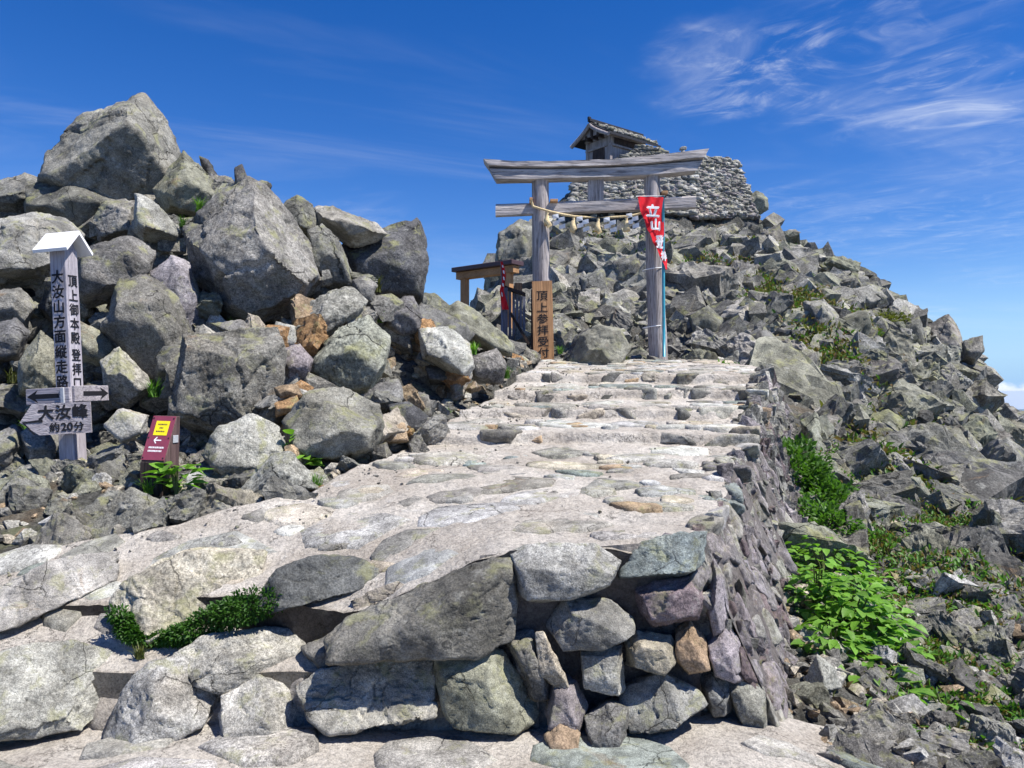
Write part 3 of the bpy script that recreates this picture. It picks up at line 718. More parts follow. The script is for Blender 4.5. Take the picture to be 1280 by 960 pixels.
# ------------------------------------------------------------------ front stones of the steps
FRONT = [
 ([(415,792),(440,768),(520,735),(610,700),(641,700),(648,740),(639,795),(600,810),(470,824),(423,824)],3.48,0.5,'mid',6,0.35),
 ([(638,690),(660,681),(740,679),(775,700),(761,731),(720,747),(670,750),(646,737)],3.5,0.32,'light',6,0.7),
 ([(773,706),(800,680),(850,664),(882,662),(880,700),(852,718),(774,727)],3.52,0.32,'teal',5,0.8),
 ([(791,738),(830,725),(863,721),(882,745),(872,771),(815,785),(799,766)],3.5,0.3,'purple',5,0.3),
 ([(682,781),(705,747),(760,749),(789,770),(792,786),(760,802),(700,805)],3.47,0.32,'grey',5,0.6),
 ([(781,806),(795,789),(838,792),(849,815),(830,842),(783,832)],3.46,0.3,'cream',5,0.4),
 ([(844,787),(862,773),(882,800),(889,832),(860,840),(843,822)],3.48,0.3,'tan',5,0.4),
 ([(725,810),(776,807),(781,862),(729,852)],3.44,0.24,'light',5,0.3),
 ([(775,866),(830,842),(869,861),(884,876),(842,908),(785,921),(770,892)],3.4,0.4,'grey',6,0.75),
 ([(729,896),(760,881),(784,885),(784,928),(765,934),(732,913)],3.34,0.3,'mid',5,0.5),
 ([(546,816),(600,807),(633,814),(656,860),(675,892),(650,914),(600,909),(558,884),(546,850)],3.42,0.36,'green',6,0.6),
 ([(630,796),(666,789),(692,840),(693,868),(658,868)],3.46,0.28,'mid',5,0.3),
 ([(669,792),(681,791),(718,869),(705,871),(674,842)],3.36,0.10,'cream',4,0.3),
 ([(373,852),(400,834),(537,814),(547,850),(547,887),(500,903),(410,910),(388,893)],3.42,0.42,'light',6,0.8),
 ([(276,862),(325,844),(360,859),(391,900),(388,920),(330,925),(281,909)],3.42,0.42,'light',6,0.75),
 ([(133,908),(163,845),(185,827),(230,825),(267,850),(275,880),(262,903),(220,920),(148,927)],3.4,0.45,'light',6,0.75),
 ([(-60,830),(20,807),(90,809),(147,830),(158,855),(143,884),(90,923),(-60,915)],3.42,0.5,'light',6,0.8),
 ([(142,742),(165,713),(240,693),(333,698),(328,737),(262,768),(215,798),(178,788),(146,768)],3.86,0.6,'cream',6,0.9),
 ([(-50,745),(60,704),(152,699),(151,737),(100,755),(0,780),(-50,780)],3.9,0.5,'light',6,0.85),
 ([(326,742),(350,709),(390,696),(450,702),(488,722),(440,743),(380,756),(333,759)],3.75,0.4,'dark',6,0.8),
 ([(215,812),(255,789),(340,788),(388,800),(372,832),(320,852),(270,853),(233,838)],3.58,0.4,'light',6,0.8),
 ([(374,806),(410,794),(431,820),(395,834)],3.55,0.25,'mid',4,0.4),
 ([(440,748),(490,728),(560,722),(500,752),(450,768)],3.62,0.3,'cream',5,0.9),
 ([(870,840),(890,820),(918,850),(915,885),(885,890)],3.55,0.3,'mid',5,0.5),
 ([(878,742),(892,700),(905,720),(912,775),(890,790)],3.56,0.3,'mauve',5,0.4),
 ([(882,792),(908,775),(925,800),(930,845),(895,838)],3.54,0.3,'mauve',5,0.4),
 ([(905,850),(930,838),(955,860),(960,900),(925,905)],3.55,0.3,'grey',5,0.5),
 ([(690,850),(720,850),(735,880),(728,915),(695,920),(680,890)],3.4,0.3,'mauve',4,0.5),
 ([(680,920),(700,905),(725,915),(722,940),(690,945)],3.25,0.18,'tan',4,0.6),
]
front_wall = empty('retaining_wall', 'mortared rubble retaining wall and steps holding up the path, grey and mauve stones', 'stone wall', (0.9, 3.6, 0))
bpy.context.view_layer.update()
FW_INV = Matrix.Translation(-Vector((0.9, 3.6, 0)))
for i, (ol, d, th, tn, sub, tp) in enumerate(FRONT):
    oc = np.array(ol, float); cc_ = (oc.max(0) + oc.min(0)) / 2; ol = (cc_ + (oc - cc_) * 1.055).tolist()
    o = outline_rock('stone', ol, d, th, tn, 300 + i, sub, tp, p=120, mat=ROCKF, front=[(rnd.uniform(-0.3, 0.0), -1, rnd.uniform(0.05, 0.4), 0.95), (rnd.uniform(0.05, 0.35), -1, rnd.uniform(-0.1, 0.3), 0.97), (0.0, -1, rnd.uniform(-0.35, -0.1), 1.0)])
    o.color = [c * 1.15 for c in o.color[:3]] + [1]
    o.parent = front_wall; o.matrix_parent_inverse = FW_INV

# protoypes for repeated stones
def proto_set(n, sub, dims_fn, seed0, smooth, mat, p=24, rough=1.0, planes=12):
    out = []
    for k in range(n):
        r = random.Random(seed0 + k)
        v, f = random_rock(seed0 + k, dims_fn(r), sub, p, rough, planes)
        me = np_mesh('stone', v, f, smooth); me.materials.append(mat); out.append(me)
    return out
WALLP = proto_set(22, 4, lambda r: (r.uniform(0.45, 0.7), r.uniform(0.35, 0.5), r.uniform(0.3, 0.62)), 900, True, ROCKF, 40, 1.7, 8)
ROCKP = proto_set(30, 4, lambda r: (r.uniform(0.42, 0.70), r.uniform(0.34, 0.55), r.uniform(0.24, 0.52)), 1000, True, ROCK, 160, 0.75, 5)

def poly_set(n, dims_fn, seed0, mat, cuts=9):
    out = []
    for k in range(n):
        v, f = poly_rock(seed0 + k, dims_fn(random.Random(seed0 + k)), cuts, 0, 3); me = np_mesh('rock', v, f, False); me.materials.append(mat); out.append(me)
    return out
POLYP = poly_set(48, lambda r: (r.uniform(0.42, 0.72), r.uniform(0.32, 0.58), r.uniform(0.22, 0.5)), 5000, ROCK)
wall_stones = 0
rw = random.Random(5)
d = 3.52
while d < 7.0:
    step = rw.uniform(0.115, 0.17) * (1.0 + 0.03 * d)
    h = 0.02
    while h < 1.15:
        sz = rw.uniform(0.10, 0.21)
        dd = d + rw.uniform(-0.05, 0.05); hh = h + sz * 0.4
        x = float(Xr(dd)) + 0.45 * hh + 0.0; z = float(zpath(Xr(dd), dd)) - hh
        o = link('stone', rw.choice(WALLP), None, front_wall); o.matrix_parent_inverse = FW_INV
        o.location = (x - 0.03 + rw.uniform(-0.02, 0.015), dd, z)
        flip = rw.random() < .5
        o.rotation_euler = ((0.42 if flip else -0.42) + rw.uniform(-0.12, 0.12), rw.uniform(-0.45, 0.45), 1.2 + rw.uniform(-0.15, 0.15) + (math.pi if flip else 0))
        s = sz * 1.12; o.scale = (s * rw.uniform(0.9, 1.3), s * rw.uniform(0.5, 0.75), s * rw.uniform(0.85, 1.25))
        tone(o, rw.choice(['mauve', 'mauve', 'mauve', 'grey', 'purple', 'mauve', 'light']), rw, 0.2); o.color = [c * 1.25 for c in o.color[:3]] + [1]
        wall_stones += 1; h += sz * rw.uniform(0.62, 0.85)
    d += step
chips = []
for _ in range(1300):
    dd = rw.uniform(3.5, 10.6); hh = rw.uniform(0.0, 1.12)
    chips.append((float(Xr(dd)) + 0.45 * hh - (0.045 if dd < 6.9 else 0.02), dd, float(zpath(Xr(dd), dd)) - hh, rw.uniform(0.05, 0.12) * (1.0 if dd < 6.9 else 1.9), rw.choice(['mauve', 'purple', 'mauve', 'grey', 'mid', 'light'])))
# infill of mortar behind the front face
bm = bmesh.new()
def quad_grid(name, c00, c10, c11, c01, n, m, mat, parent=None, amp=0.03, seed=1):
    a, b, c, e = (np.array(q, float) for q in (c00, c10, c11, c01))
    u, v = np.meshgrid(np.linspace(0, 1, n), np.linspace(0, 1, m))
    u = u[..., None]; v = v[..., None]
    p = (a * (1 - u) * (1 - v) + b * u * (1 - v) + c * u * v + e * (1 - u) * v).reshape(-1, 3)
    nr = np.cross(b - a, e - a); nr /= np.linalg.norm(nr)
    p = p + nr * (amp * fbm(p * 5, 4, seed))[:, None]
    idx = np.arange(n * m).reshape(m, n)
    f = np.stack([idx[:-1, :-1].ravel(), idx[:-1, 1:].ravel(), idx[1:, 1:].ravel(), idx[1:, :-1].ravel()], 1)
    return link(name, np_mesh(name, p, f, True), mat, parent)
bm.free()
o = quad_grid('mortar', P(545, 960, 3.43), P(950, 945, 3.56), P(884, 672, 3.56), P(600, 694, 3.53), 60, 50, MORTARD, None, 0.035, 8); o.parent = front_wall; o.matrix_parent_inverse = FW_INV
o = quad_grid('mortar', P(-80, 935, 3.40), P(600, 935, 3.40), P(600, 836, 3.47), P(-80, 836, 3.47), 90, 30, MORTARD, None, 0.04, 9); o.parent = front_wall; o.matrix_parent_inverse = FW_INV

# ------------------------------------------------------------------ paving stones and step edges
def slab(name, cx, cy, rx, ry, zf, r, mat, parent, proud=0.012, ang=0.0):
    n = r.randint(6, 10); ring = []
    ph = r.uniform(0, 6.28); k3 = r.uniform(0.05, 0.16); k2 = r.uniform(0.0, 0.14)
    for i in range(n):
        a = 2 * math.pi * (i + r.uniform(-0.25, 0.25)) / n
        rr = 1 + k3 * math.cos(3 * a + ph) + k2 * math.cos(2 * a - ph) + r.uniform(-0.2, 0.16)
        x = rx * rr * math.cos(a); y = ry * rr * math.sin(a)
        ring.append((cx + x * math.cos(ang) - y * math.sin(ang), cy + x * math.sin(ang) + y * math.cos(ang)))
    ring = np.array(ring); c = np.array([cx, cy])
    tx, ty = r.uniform(-0.03, 0.03), r.uniform(-0.03, 0.03)
    lv = [(1.04, -0.03), (1.0, proud * 0.35), (0.93, proud), (0.5, proud * 1.25)]
    vs = []
    for s, dz in lv:
        q = c + (ring - c) * s
        jit = np.array([r.uniform(-0.25, 0.25) * proud for _ in range(n)])
        z = zf(q[:, 0], q[:, 1]) + dz + jit + (tx * (q[:, 0] - cx) + ty * (q[:, 1] - cy))
        vs.append(np.column_stack([q, z]))
    vs.append(np.array([[cx, cy, float(zf(np.array([cx]), np.array([cy]))[0]) + proud * 1.2]]))
    v = np.concatenate(vs); fs = []
    for l in range(3):
        for i in range(n): 
            a, b = l * n + i, l * n + (i + 1) % n
            fs.append((a, b, b + n, a + n))
    for i in range(n): fs.append((3 * n + i, 3 * n + (i + 1) % n, 4 * n))
    v = v - np.array([cx, cy, v[-1, 2]]); me = bpy.data.meshes.new(name); me.from_pydata(v.tolist(), [], fs)
    me.polygons.foreach_set('use_smooth', np.full(len(fs), True)); me.update()
    o = link(name, me, mat, parent, (cx, cy, vs[-1][0, 2])); return o
PAVE = ROCKF
rp = random.Random(23)
def pave(parent, zf, ok, x0, x1, y0, y1, tries, rmin, rmax, tones, limit, proud=0.016):
    placed = []; n = 0
    for _ in range(tries):
        x, y = rp.uniform(x0, x1), rp.uniform(y0, y1)
        rx = rp.uniform(rmin, rmax); ry = rx * rp.uniform(0.45, 0.8)
        if not ok(x, y, rx, ry): continue
        if any(((x - a) / (rx + c)) ** 2 + ((y - b) / (ry + e)) ** 2 < 0.92 for a, b, c, e in placed): continue
        placed.append((x, y, rx, ry))
        o = slab('paving_stone', x, y, rx, ry, zf, rp, PAVE, parent, proud * rp.uniform(0.5, 1.3), rp.uniform(-0.5, 0.6))
        tone(o, rp.choice(tones), rp, 0.15); o.color = [min(0.6, c * 1.08) for c in o.color[:3]] + [1]; n += 1
        if n >= limit: break
def okp(x, y, rx, ry):
    if not (on_path(x - rx * 0.8, y) and on_path(x + rx * 0.8, y) and on_path(x, y - ry * 0.9)): return False
    return all(abs(y - float(riser_d(k, x))) > ry + 0.16 for k in range(len(RIS)))
PT = ['light', 'teal', 'white', 'cream', 'white', 'light', 'light', 'cream', 'light', 'tan', 'white', 'grey', 'white', 'light']
pave(path, zpath, okp, -3.2, 3.6, 3.6, 12.4, 4200, 0.16, 0.38, PT, 150)
pave(path, zpath, okp, -3.2, 3.6, 3.6, 12.4, 5200, 0.06, 0.15, PT, 135)
pave(lower, zlow, lambda x, y, a, b: 3.62 < y - b and y + b < 3.95, -3.2, -0.2, 3.6, 3.95, 300, 0.1, 0.2, ['light', 'white', 'grey', 'cream'], 14, 0.02)
pave(ledge, zledge, lambda x, y, a, b: y + b < 3.36, -3.3, 1.5, 2.2, 3.35, 900, 0.14, 0.34, ['light', 'white', 'grey', 'teal', 'cream', 'light'], 50, 0.02)

for k, (rd, h) in enumerate(RIS):
    x = float(Xl(rd)) + 0.03
    while x < float(Xr(rd)) - 0.12:
        w = rp.uniform(0.16, 0.46); xc = x + w / 2; dd = float(riser_d(k, xc))
        if rp.random() < 0.22: x += w * 0.8; continue
        v, f = random_rock(2000 + k * 40 + int(xc * 10) % 37, (w / 2 * 1.04, rp.uniform(0.09, 0.15), h * 0.5 + 0.06), 4, 40, 1.2, 5)
        o = link('step_stone', np_mesh('step_stone', v, f, True), ROCKF, path, (xc, dd + 0.075, float(zpath(xc, dd + 0.2)) - h * 0.5 - 0.05 + rp.uniform(-0.012, 0.01)), (rp.uniform(-.1, .1), rp.uniform(-.06, .06), rp.uniform(-.12, .12)))
        tone(o, rp.choice(['mid', 'grey', 'grey', 'cream', 'grey', 'mid', 'light', 'tan']), rp, 0.2)
        x += w * rp.uniform(0.92, 1.1)
# kerb-like stones along the wall top
dd = 3.7
while dd < 10.4:
    w = rp.uniform(0.2, 0.45); xx = float(Xr(dd)) - 0.05
    v, f = random_rock(2600 + int(dd * 50), (rp.uniform(0.10, 0.18), w * 0.55, 0.08), 4, 40, 1.2, 5)
    o = link('edge_stone', np_mesh('edge_stone', v, f, True), ROCKF, path, (xx, dd, float(zpath(xx - 0.05, dd)) - 0.052), (0, 0, -0.36))
    tone(o, rp.choice(['white', 'light', 'cream', 'light', 'teal', 'mauve']), rp, 0.12)
    dd += w

# ------------------------------------------------------------------ scattered rocks
def seated(xs, ys): return H(np.asarray(xs), np.asarray(ys))
rs = np.random.RandomState(77)
def px_of(x, y, z): return 640 + FPX * x / y, HOR - FPX * (z - EYE) / y
cand = []   # x, y, z, size, tone, kind
def scatter(n, x0, x1, y0, y1, smin, smax, pw, tones, kind, ok=None):
    x = rs.uniform(x0, x1, n); y = rs.uniform(y0, y1, n); z = H(x, y)
    s = smin * (smax / smin) ** (rs.rand(n) ** pw)
    for i in range(n):
        if ok is not None and not ok(x[i], y[i], s[i]): continue
        u, v = px_of(x[i], y[i], z[i])
        if u < -160 or u > 1440 or y[i] < 2: continue
        cand.append((x[i], y[i], z[i], s[i], tones[rs.randint(len(tones))], kind))
offp = lambda x, y, s: not on_path(x, y, s * 0.35) and not (y < 4.1 and x < 1.2)
hillok = lambda x, y, s: offp(x, y, s) and (x > float(Xr(min(y, 11))) + 0.5 if y < 12.3 else True) and not (11.5 < y < 13.6 and 0.2 < x < 2.9 and s > 0.25)
HT = ['grey', 'green', 'light', 'green', 'grey', 'mid', 'mid']
RIDGE = np.array([(560, 380), (600, 350), (617, 318), (640, 285), (672, 272), (712, 245), (945, 262), (975, 286), (1010, 311), (1060, 336), (1130, 374), (1150, 405), (1185, 402), (1225, 434), (1238, 490), (1285, 560)], float)
def clear_view(x, y, s):
    """keep the ridge line, the rampart and the far corner free of big loose rocks"""
    u, v = px_of(x, y, float(T_H(np.array([x]), np.array([y]))[0]) + s * (0.5 if s < 0.9 else 0.32))
    if 700 < u < 958 and v < 282: return False
    if y > 11 and v < np.interp(u, RIDGE[:, 0], RIDGE[:, 1]): return False
    if 985 < u < 1135 and 655 < v < 860 and s > 0.2: return False
    if u > 1150 and y > 11: return s < 1.3
    if 11.5 < y < 16 and u < 840: return s < 0.8
    return True
hill2 = lambda x, y, s: hillok(x, y, s) and clear_view(x, y, s)
scatter(600, 1.2, 8, 3.0, 6.5, 0.08, 0.40, 2.0, ['light', 'white', 'grey', 'light', 'green'], 'hill', hill2)
scatter(1900, 1.2, 13, 6, 12, 0.09, 0.75, 2.4, HT, 'hill', hill2)
scatter(4600, -2.0, 13, 12, 22, 0.11, 0.95, 2.3, HT, 'hill', hill2)
scatter(3800, -2.5, 13, 21, 31, 0.16, 1.2, 2.3, HT, 'hill', hill2)
out_ok = lambda x, y, s: hillok(x, y, s) and clear_view(x, y, s * 2.2)
scatter(26, 2.5, 12, 9, 21, 1.0, 1.9, 1.0, HT, 'hill', out_ok)
scatter(24, 0, 11, 18, 29, 1.3, 2.4, 1.0, HT, 'hill', out_ok)
scatter(260, 1.2, 3.6, 3.0, 5.4, 0.07, 0.30, 1.6, ['light', 'grey', 'white', 'mid', 'light'], 'foot', lambda x, y, s: x > float(Xr(max(y, 3.5))) + 0.52)
leftok = lambda x, y, s: offp(x, y, s)
scatter(620, -2.6, 1.0, 6.0, 12.0, 0.07, 0.26, 1.7, ['grey', 'tan', 'light', 'mid', 'cream', 'grey', 'orange', 'light'], 'rubble', leftok)
scatter(900, -6.5, -1.0, 4.3, 8.0, 0.07, 0.32, 1.7, ['grey', 'light', 'light', 'grey', 'green', 'cream', 'white'], 'rubble', leftok)
scatter(170, -7.5, -1.0, 7.0, 11.0, 0.25, 0.75, 1.5, ['grey', 'mid', 'dark', 'green'], 'pile', leftok)
scatter(26, 1.55, 3.5, 11.2, 12.9, 0.16, 0.42, 1.3, ['green', 'grey', 'teal', 'mid'], 'mound', lambda x, y, s: True)
for ol, d_, th_b, *_r in BOULD:
    lowv = [q for q in ol if q[1] > np.mean([w[1] for w in ol])]
    for q in lowv:
        if q[0] > 585 or (q[0] > 470 and q[1] < 400) or (q[1] < 330 and q[0] > 400) or (150 < q[0] < 260 and q[1] > 500): continue
        for _ in range(2):
            dd_ = d_ + rs.uniform(-0.05, 0.3); w = P(q[0] + rs.uniform(-14, 14), q[1] + rs.uniform(-4, 14), dd_)
            cand.append((w[0], w[1], w[2], rs.uniform(0.14, 0.38) * (0.6 + d_ / 15), (['grey', 'light', 'mid', 'green', 'grey'] if q[0] < 330 or q[1] < 390 else ['tan', 'light', 'grey', 'orange', 'cream'])[rs.randint(5)], 'wedged'))
def psize(c): return c[3] / c[1]
WORD = {'grey': 'grey', 'green': 'lichen-tinted', 'mid': 'dark grey', 'light': 'pale', 'white': 'whitish', 'tan': 'tan', 'cream': 'cream', 'orange': 'orange-brown', 'dark': 'blackish', 'teal': 'blue-green'}
def place(kind, x, y):
    if kind == 'hill':
        u, v = px_of(x, y, float(T_H(np.array([x]), np.array([y]))[0]))
        if y < 6.5: return 'below the large-leaved plants on the right slope'
        if u < 830: return 'on the slope seen through the gateway'
        if y > 20: return 'high on the slope under the stone rampart'
        return 'on the middle slope above the leafy bush' if y < 12.5 else 'on the slope between gateway and ridge line'
    return {'wedged': 'wedged between the boulders of the heap', 'foot': 'in the rubble at the foot of the retaining wall', 'pile': 'filling gaps deep in the boulder heap', 'mound': 'packed round the foot of the bannered gateway post'}.get(kind) or \
        ('in the rubble between whitish block and rounded boulder' if x > -2 and y > 6 else 'in the rubble round the signpost and marker')
def sized(s): return 'small' if s < 0.16 else 'medium-sized' if s < 0.34 else 'large' if s < 0.7 else 'very large'
info = {'hill': ('rock', 'rock', 'loose rocks on the slope'), 'foot': ('stone', 'stone', 'stones below the retaining wall'), 'rubble': ('stone', 'stone', 'rubble beside the path'),
        'pile': ('boulder', 'boulder', 'rocks filling the boulder heap'), 'wedged': ('stone', 'stone', 'stones wedged between the boulders'), 'mound': ('stone', 'stone', 'stones packed round the post')}
KEEP = {'hill': 290, 'foot': 50, 'rubble': 120, 'pile': 70, 'mound': 26, 'wedged': 100}
rest = []
for kind in KEEP:
    cs = sorted([c for c in cand if c[5] == kind], key=psize, reverse=True)
    for c in cs[:KEEP[kind]]:
        x, y, z, s, tn, _ = c
        o = link(info[kind][0], (ROCKP[rs.randint(len(ROCKP))] if kind in ('pile', 'mound') else POLYP[rs.randint(len(POLYP))]), None, None, (x, y, z + s * ((-0.04 if s < 0.9 else -0.20) if kind == 'hill' else 0.06 if kind != 'mound' else 0.03)))
        if kind == 'hill': o.rotation_euler = (rs.uniform(-.9, .9), 0.3 + rs.uniform(-.9, .9), rs.uniform(0, 6.28))
        else: o.rotation_euler = (rs.uniform(-.7, .7), rs.uniform(-.7, .7), rs.uniform(0, 6.28))
        o.scale = s * rs.uniform(0.85, 1.2, 3)
        tone(o, tn, rnd, 0.18); tag(o, '%s %s %s %s' % (sized(s), WORD[tn], info[kind][1], place(kind, x, y)), info[kind][1], info[kind][2])
    rest += cs[KEEP[kind]:]
# the remaining small rocks: one mass
LOW = []
for k in range(24):
    r = random.Random(3000 + k)
    LOW.append(random_rock(3000 + k, (r.uniform(.4, .62), r.uniform(.38, .55), r.uniform(.2, .46)), 3, 80, 1.0, 6))
def joined_rocks(name, items, label, mat=ROCKS, low=LOW, smooth=True, seat=0.1, kind='stuff', parent=None, tilt=0.7):
    V, F, C = [], [], []; base = 0
    for (x, y, z, s, tn, *_e) in items:
        v, f = low[rs.randint(len(low))]
        M = np.array(Matrix.Rotation(rs.uniform(0, 6.28), 3, 'Z') @ Matrix.Rotation(rs.uniform(-tilt, tilt), 3, 'X') @ Matrix.Rotation(rs.uniform(-tilt, tilt), 3, 'Y'))
        V.append((v * s * rs.uniform(0.85, 1.15, 3)) @ M.T + np.array([x, y, z + s * seat])); F.append(f + base); base += len(v)
        k = rs.uniform(0.82, 1.18); c = TONE[tn]; C.append(np.tile([c[0] * k, c[1] * k, c[2] * k, 1], (len(v), 1)))
    me = np_mesh(name, np.concatenate(V), np.concatenate(F), smooth)
    at = me.color_attributes.new('tint', 'FLOAT_COLOR', 'POINT'); at.data.foreach_set('color', np.concatenate(C).astype(np.float32).ravel())
    o = link(name, me, mat, parent); o['kind'] = kind; o['label'] = label; return o
LOWCHIP = [poly_rock(3300 + k, (.5, .36, .6), 8, 0, 1) for k in range(16)]
wc = joined_rocks('small_wall_stones', chips, 'small stones filling the joints of the retaining wall', low=LOWCHIP, seat=0.0, smooth=False, tilt=0.3); wc.parent = front_wall; wc.matrix_parent_inverse = FW_INV
TINY = [random_rock(3100 + k, (.6, .5, .36), 1, 60, 0.6, 5) for k in range(12)]
TINY2 = [random_rock(3200 + k, (.6, .5, .34), 2, 80, 0.8, 6) for k in range(16)]
POLYL = [poly_rock(5200 + k, (random.Random(k).uniform(.42, .72), random.Random(k + 9).uniform(.32, .58), random.Random(k + 19).uniform(.2, .5)), 8, 0, 0) for k in range(40)]
POLYM = [poly_rock(5300 + k, (random.Random(k).uniform(.42, .72), random.Random(k + 9).uniform(.32, .58), random.Random(k + 19).uniform(.2, .5)), 8, 0, 1) for k in range(40)]
joined_rocks('rubble', [c for c in rest if psize(c) * FPX < 13], 'small broken rock covering the mountain slope', low=POLYL, smooth=False, seat=0.0, tilt=1.0)
joined_rocks('rubble', [c for c in rest if psize(c) * FPX >= 13], 'broken rock lying thickly over the mountain slope', low=POLYM, smooth=False, seat=0.0, tilt=1.0)
grv = []
for _ in range(9000):
    zone = rs.rand()
    if zone < 0.5: x, y = rs.uniform(1.3, 13), 3 + 27 * rs.rand() ** 1.3
    elif zone < 0.8: x, y = rs.uniform(-4.2, 1.0), rs.uniform(4.2, 12.5)
    else: x, y = rs.uniform(1.3, 3.5), rs.uniform(2.8, 6)
    if on_path(x, y, -0.02) or (y < 4.1 and x < 1.3): continue
    grv.append((x, y, 0, 0.02 + 0.09 * rs.rand() ** 2 * (1 + y * 0.06), ['grey', 'light', 'mid', 'tan', 'cream'][rs.randint(5)]))
gz = H(np.array([g[0] for g in grv]), np.array([g[1] for g in grv]))
joined_rocks('gravel', [(g[0], g[1], z, g[3], g[4]) for g, z in zip(grv, gz)], 'loose gravel and chippings among the rocks', low=TINY, smooth=False)
# pebbles lying on the path
pb = []
while len(pb) < 420:
    x, y = rs.uniform(-3, 3.4), 3.6 + 8.5 * rs.rand() ** 1.2
    if not on_path(x, y, -0.08): continue
    e = min(abs(x - float(Xl(y))), 1.2); 
    if rs.rand() < e * 0.8: continue
    pb.append((x, y, float(zpath(x, y)) + 0.006, rs.uniform(0.010, 0.028), ['dark', 'mid', 'grey', 'light'][rs.randint(4)]))
joined_rocks('pebbles', pb, 'small pebbles strewn over the pale path', low=TINY, smooth=False)

# larger named rocks on the slope
SLOPE = 'large rocks on the slope'
HILL = [
 ([(935,243),(945,237),(961,248),(961,262),(950,269),(936,263)],28.5,1.0,'green','lone boulder perched beside the stacked stone rampart'),
 ([(1002,376),(1030,371),(1049,395),(1046,430),(1022,454),(1014,420),(999,400)],15,1.2,'grey','pale-topped block with a cracked side on the slope below the shrine'),
 ([(1047,392),(1085,387),(1091,410),(1075,436),(1047,442)],15.1,1.0,'green','notched pale block next to the cracked block'),
 ([(929,420),(955,404),(979,430),(976,456),(950,474),(934,456)],13,1.0,'mid','dark grey boulder above the end of the retaining wall'),
 ([(974,481),(995,450),(1021,440),(1023,480),(1000,505),(977,502)],12,0.8,'mid','blocky grey rock just beyond the end of the path edge'),
 ([(1158,407),(1187,391),(1199,410),(1207,450),(1190,472),(1164,452)],18,1.4,'grey','pointed crag standing on the ridge line'),
 ([(1203,425),(1229,419),(1231,440),(1216,457),(1199,450)],17.4,1.0,'grey','blunt crag lower on the ridge line'),
 ([(998,526),(1020,514),(1046,570),(1058,602),(1035,603),(1009,562)],9.2,0.6,'green','long leaning slab above the leafy bushes'),
 ([(1122,641),(1150,599),(1167,614),(1167,642),(1151,667),(1128,662)],8.4,0.9,'mid','dark-faced boulder in the hollow of the slope'),
 ([(1192,606),(1212,577),(1223,610),(1221,642),(1204,632)],9,0.7,'green','upright yellowish rock above the hollow'),
 ([(1177,622),(1193,617),(1202,645),(1197,672),(1182,652)],8.7,0.5,'green','narrow lichen-yellow rock beside the dark-faced boulder'),
 ([(1197,671),(1215,647),(1228,670),(1222,694),(1204,692)],8,0.5,'grey','pale faceted rock below the upright yellowish rock'),
 ([(1148,667),(1165,657),(1180,680),(1180,702),(1154,698)],7.7,0.5,'light','pale rounded rock under the dark-faced boulder'),
 ([(1184,687),(1203,677),(1217,695),(1207,723),(1179,704)],7.5,0.5,'mid','dark jagged rock at the lip of the hollow'),
 ([(1087,682),(1105,684),(1128,705),(1122,728),(1099,722)],6.7,0.4,'grey','slanting grey rock above the large-leaved plants'),
 ([(1053,630),(1075,624),(1082,650),(1087,692),(1067,704),(1053,662)],7,0.5,'mid','tall grey rock beside the leafy bush'),
 ([(1091,723),(1120,721),(1150,742),(1153,768),(1113,753)],6,0.5,'mid','grey rock edging the large-leaved plants'),
 ([(1112,757),(1140,752),(1165,775),(1158,793),(1125,785)],5.6,0.4,'dark','dark rounded rock edging the large-leaved plants'),
 ([(1170,770),(1195,762),(1225,790),(1222,802),(1180,800)],5.4,0.4,'white','pale flat rock on the grassy slope'),
 ([(1207,800),(1235,784),(1268,800),(1266,832),(1245,858),(1218,838)],5.0,0.5,'grey','large pale rock with a dark hollow side at the slope foot'),
 ([(1003,853),(1020,818),(1046,834),(1056,857),(1020,870)],4.05,0.3,'light','angular pale rock against the foot of the retaining wall'),
 ([(1102,882),(1140,866),(1168,889),(1130,908)],3.95,0.3,'white','flat whitish stone among the low leaves'),
 ([(1086,601),(1105,589),(1117,605),(1101,625)],9.3,0.5,'dark','dark rock above the shrub on the slope'),
 ([(1162,541),(1200,533),(1217,560),(1190,578),(1164,573)],11,0.8,'green','broad greenish rock above the hollow'),
 ([(1073,521),(1110,511),(1132,525),(1122,548),(1089,548)],11,0.7,'green','flat green-grey slab above the dark shrub'),
 ([(616,335),(624,290),(650,274),(674,280),(667,342),(630,356)],22.5,1.8,'grey','craggy cliff block behind the left gateway post'),
 ([(1060,360),(1090,355),(1110,372),(1095,390),(1062,385)],18.5,1.0,'grey','grey block high on the ridge above the cracked block'),
 ([(1125,400),(1150,395),(1160,425),(1145,450),(1122,435)],17.5,1.0,'mid','dark block left of the pointed crag'),
 ([(1030,470),(1062,455),(1080,480),(1060,505),(1032,500)],12.5,0.8,'grey','grey block in the middle of the slope'),
 ([(1230,560),(1258,545),(1285,565),(1280,600),(1240,590)],11.5,0.9,'grey','grey block near the end of the slope'),
 ([(860,395),(885,380),(905,400),(895,425),(868,425)],15,0.8,'green','pale greenish boulder behind the bannered post'),
 ([(722,345),(755,335),(765,365),(745,385),(720,372)],18,1.0,'mid','dark boulder seen between the gateway posts'),
 ([(765,325),(800,315),(812,345),(790,362),(765,352)],18.5,1.0,'mid','dark rounded boulder behind the banner'),
 ([(950,290),(975,280),(985,305),(965,318)],24,1.0,'mid','dark boulder below the lone perched boulder'),
]
for i, (ol, d, th, tn, lab) in enumerate(HILL):
    tag(outline_rock('boulder', ol, d, th, tn, 500 + i, 5), lab, 'boulder', SLOPE)

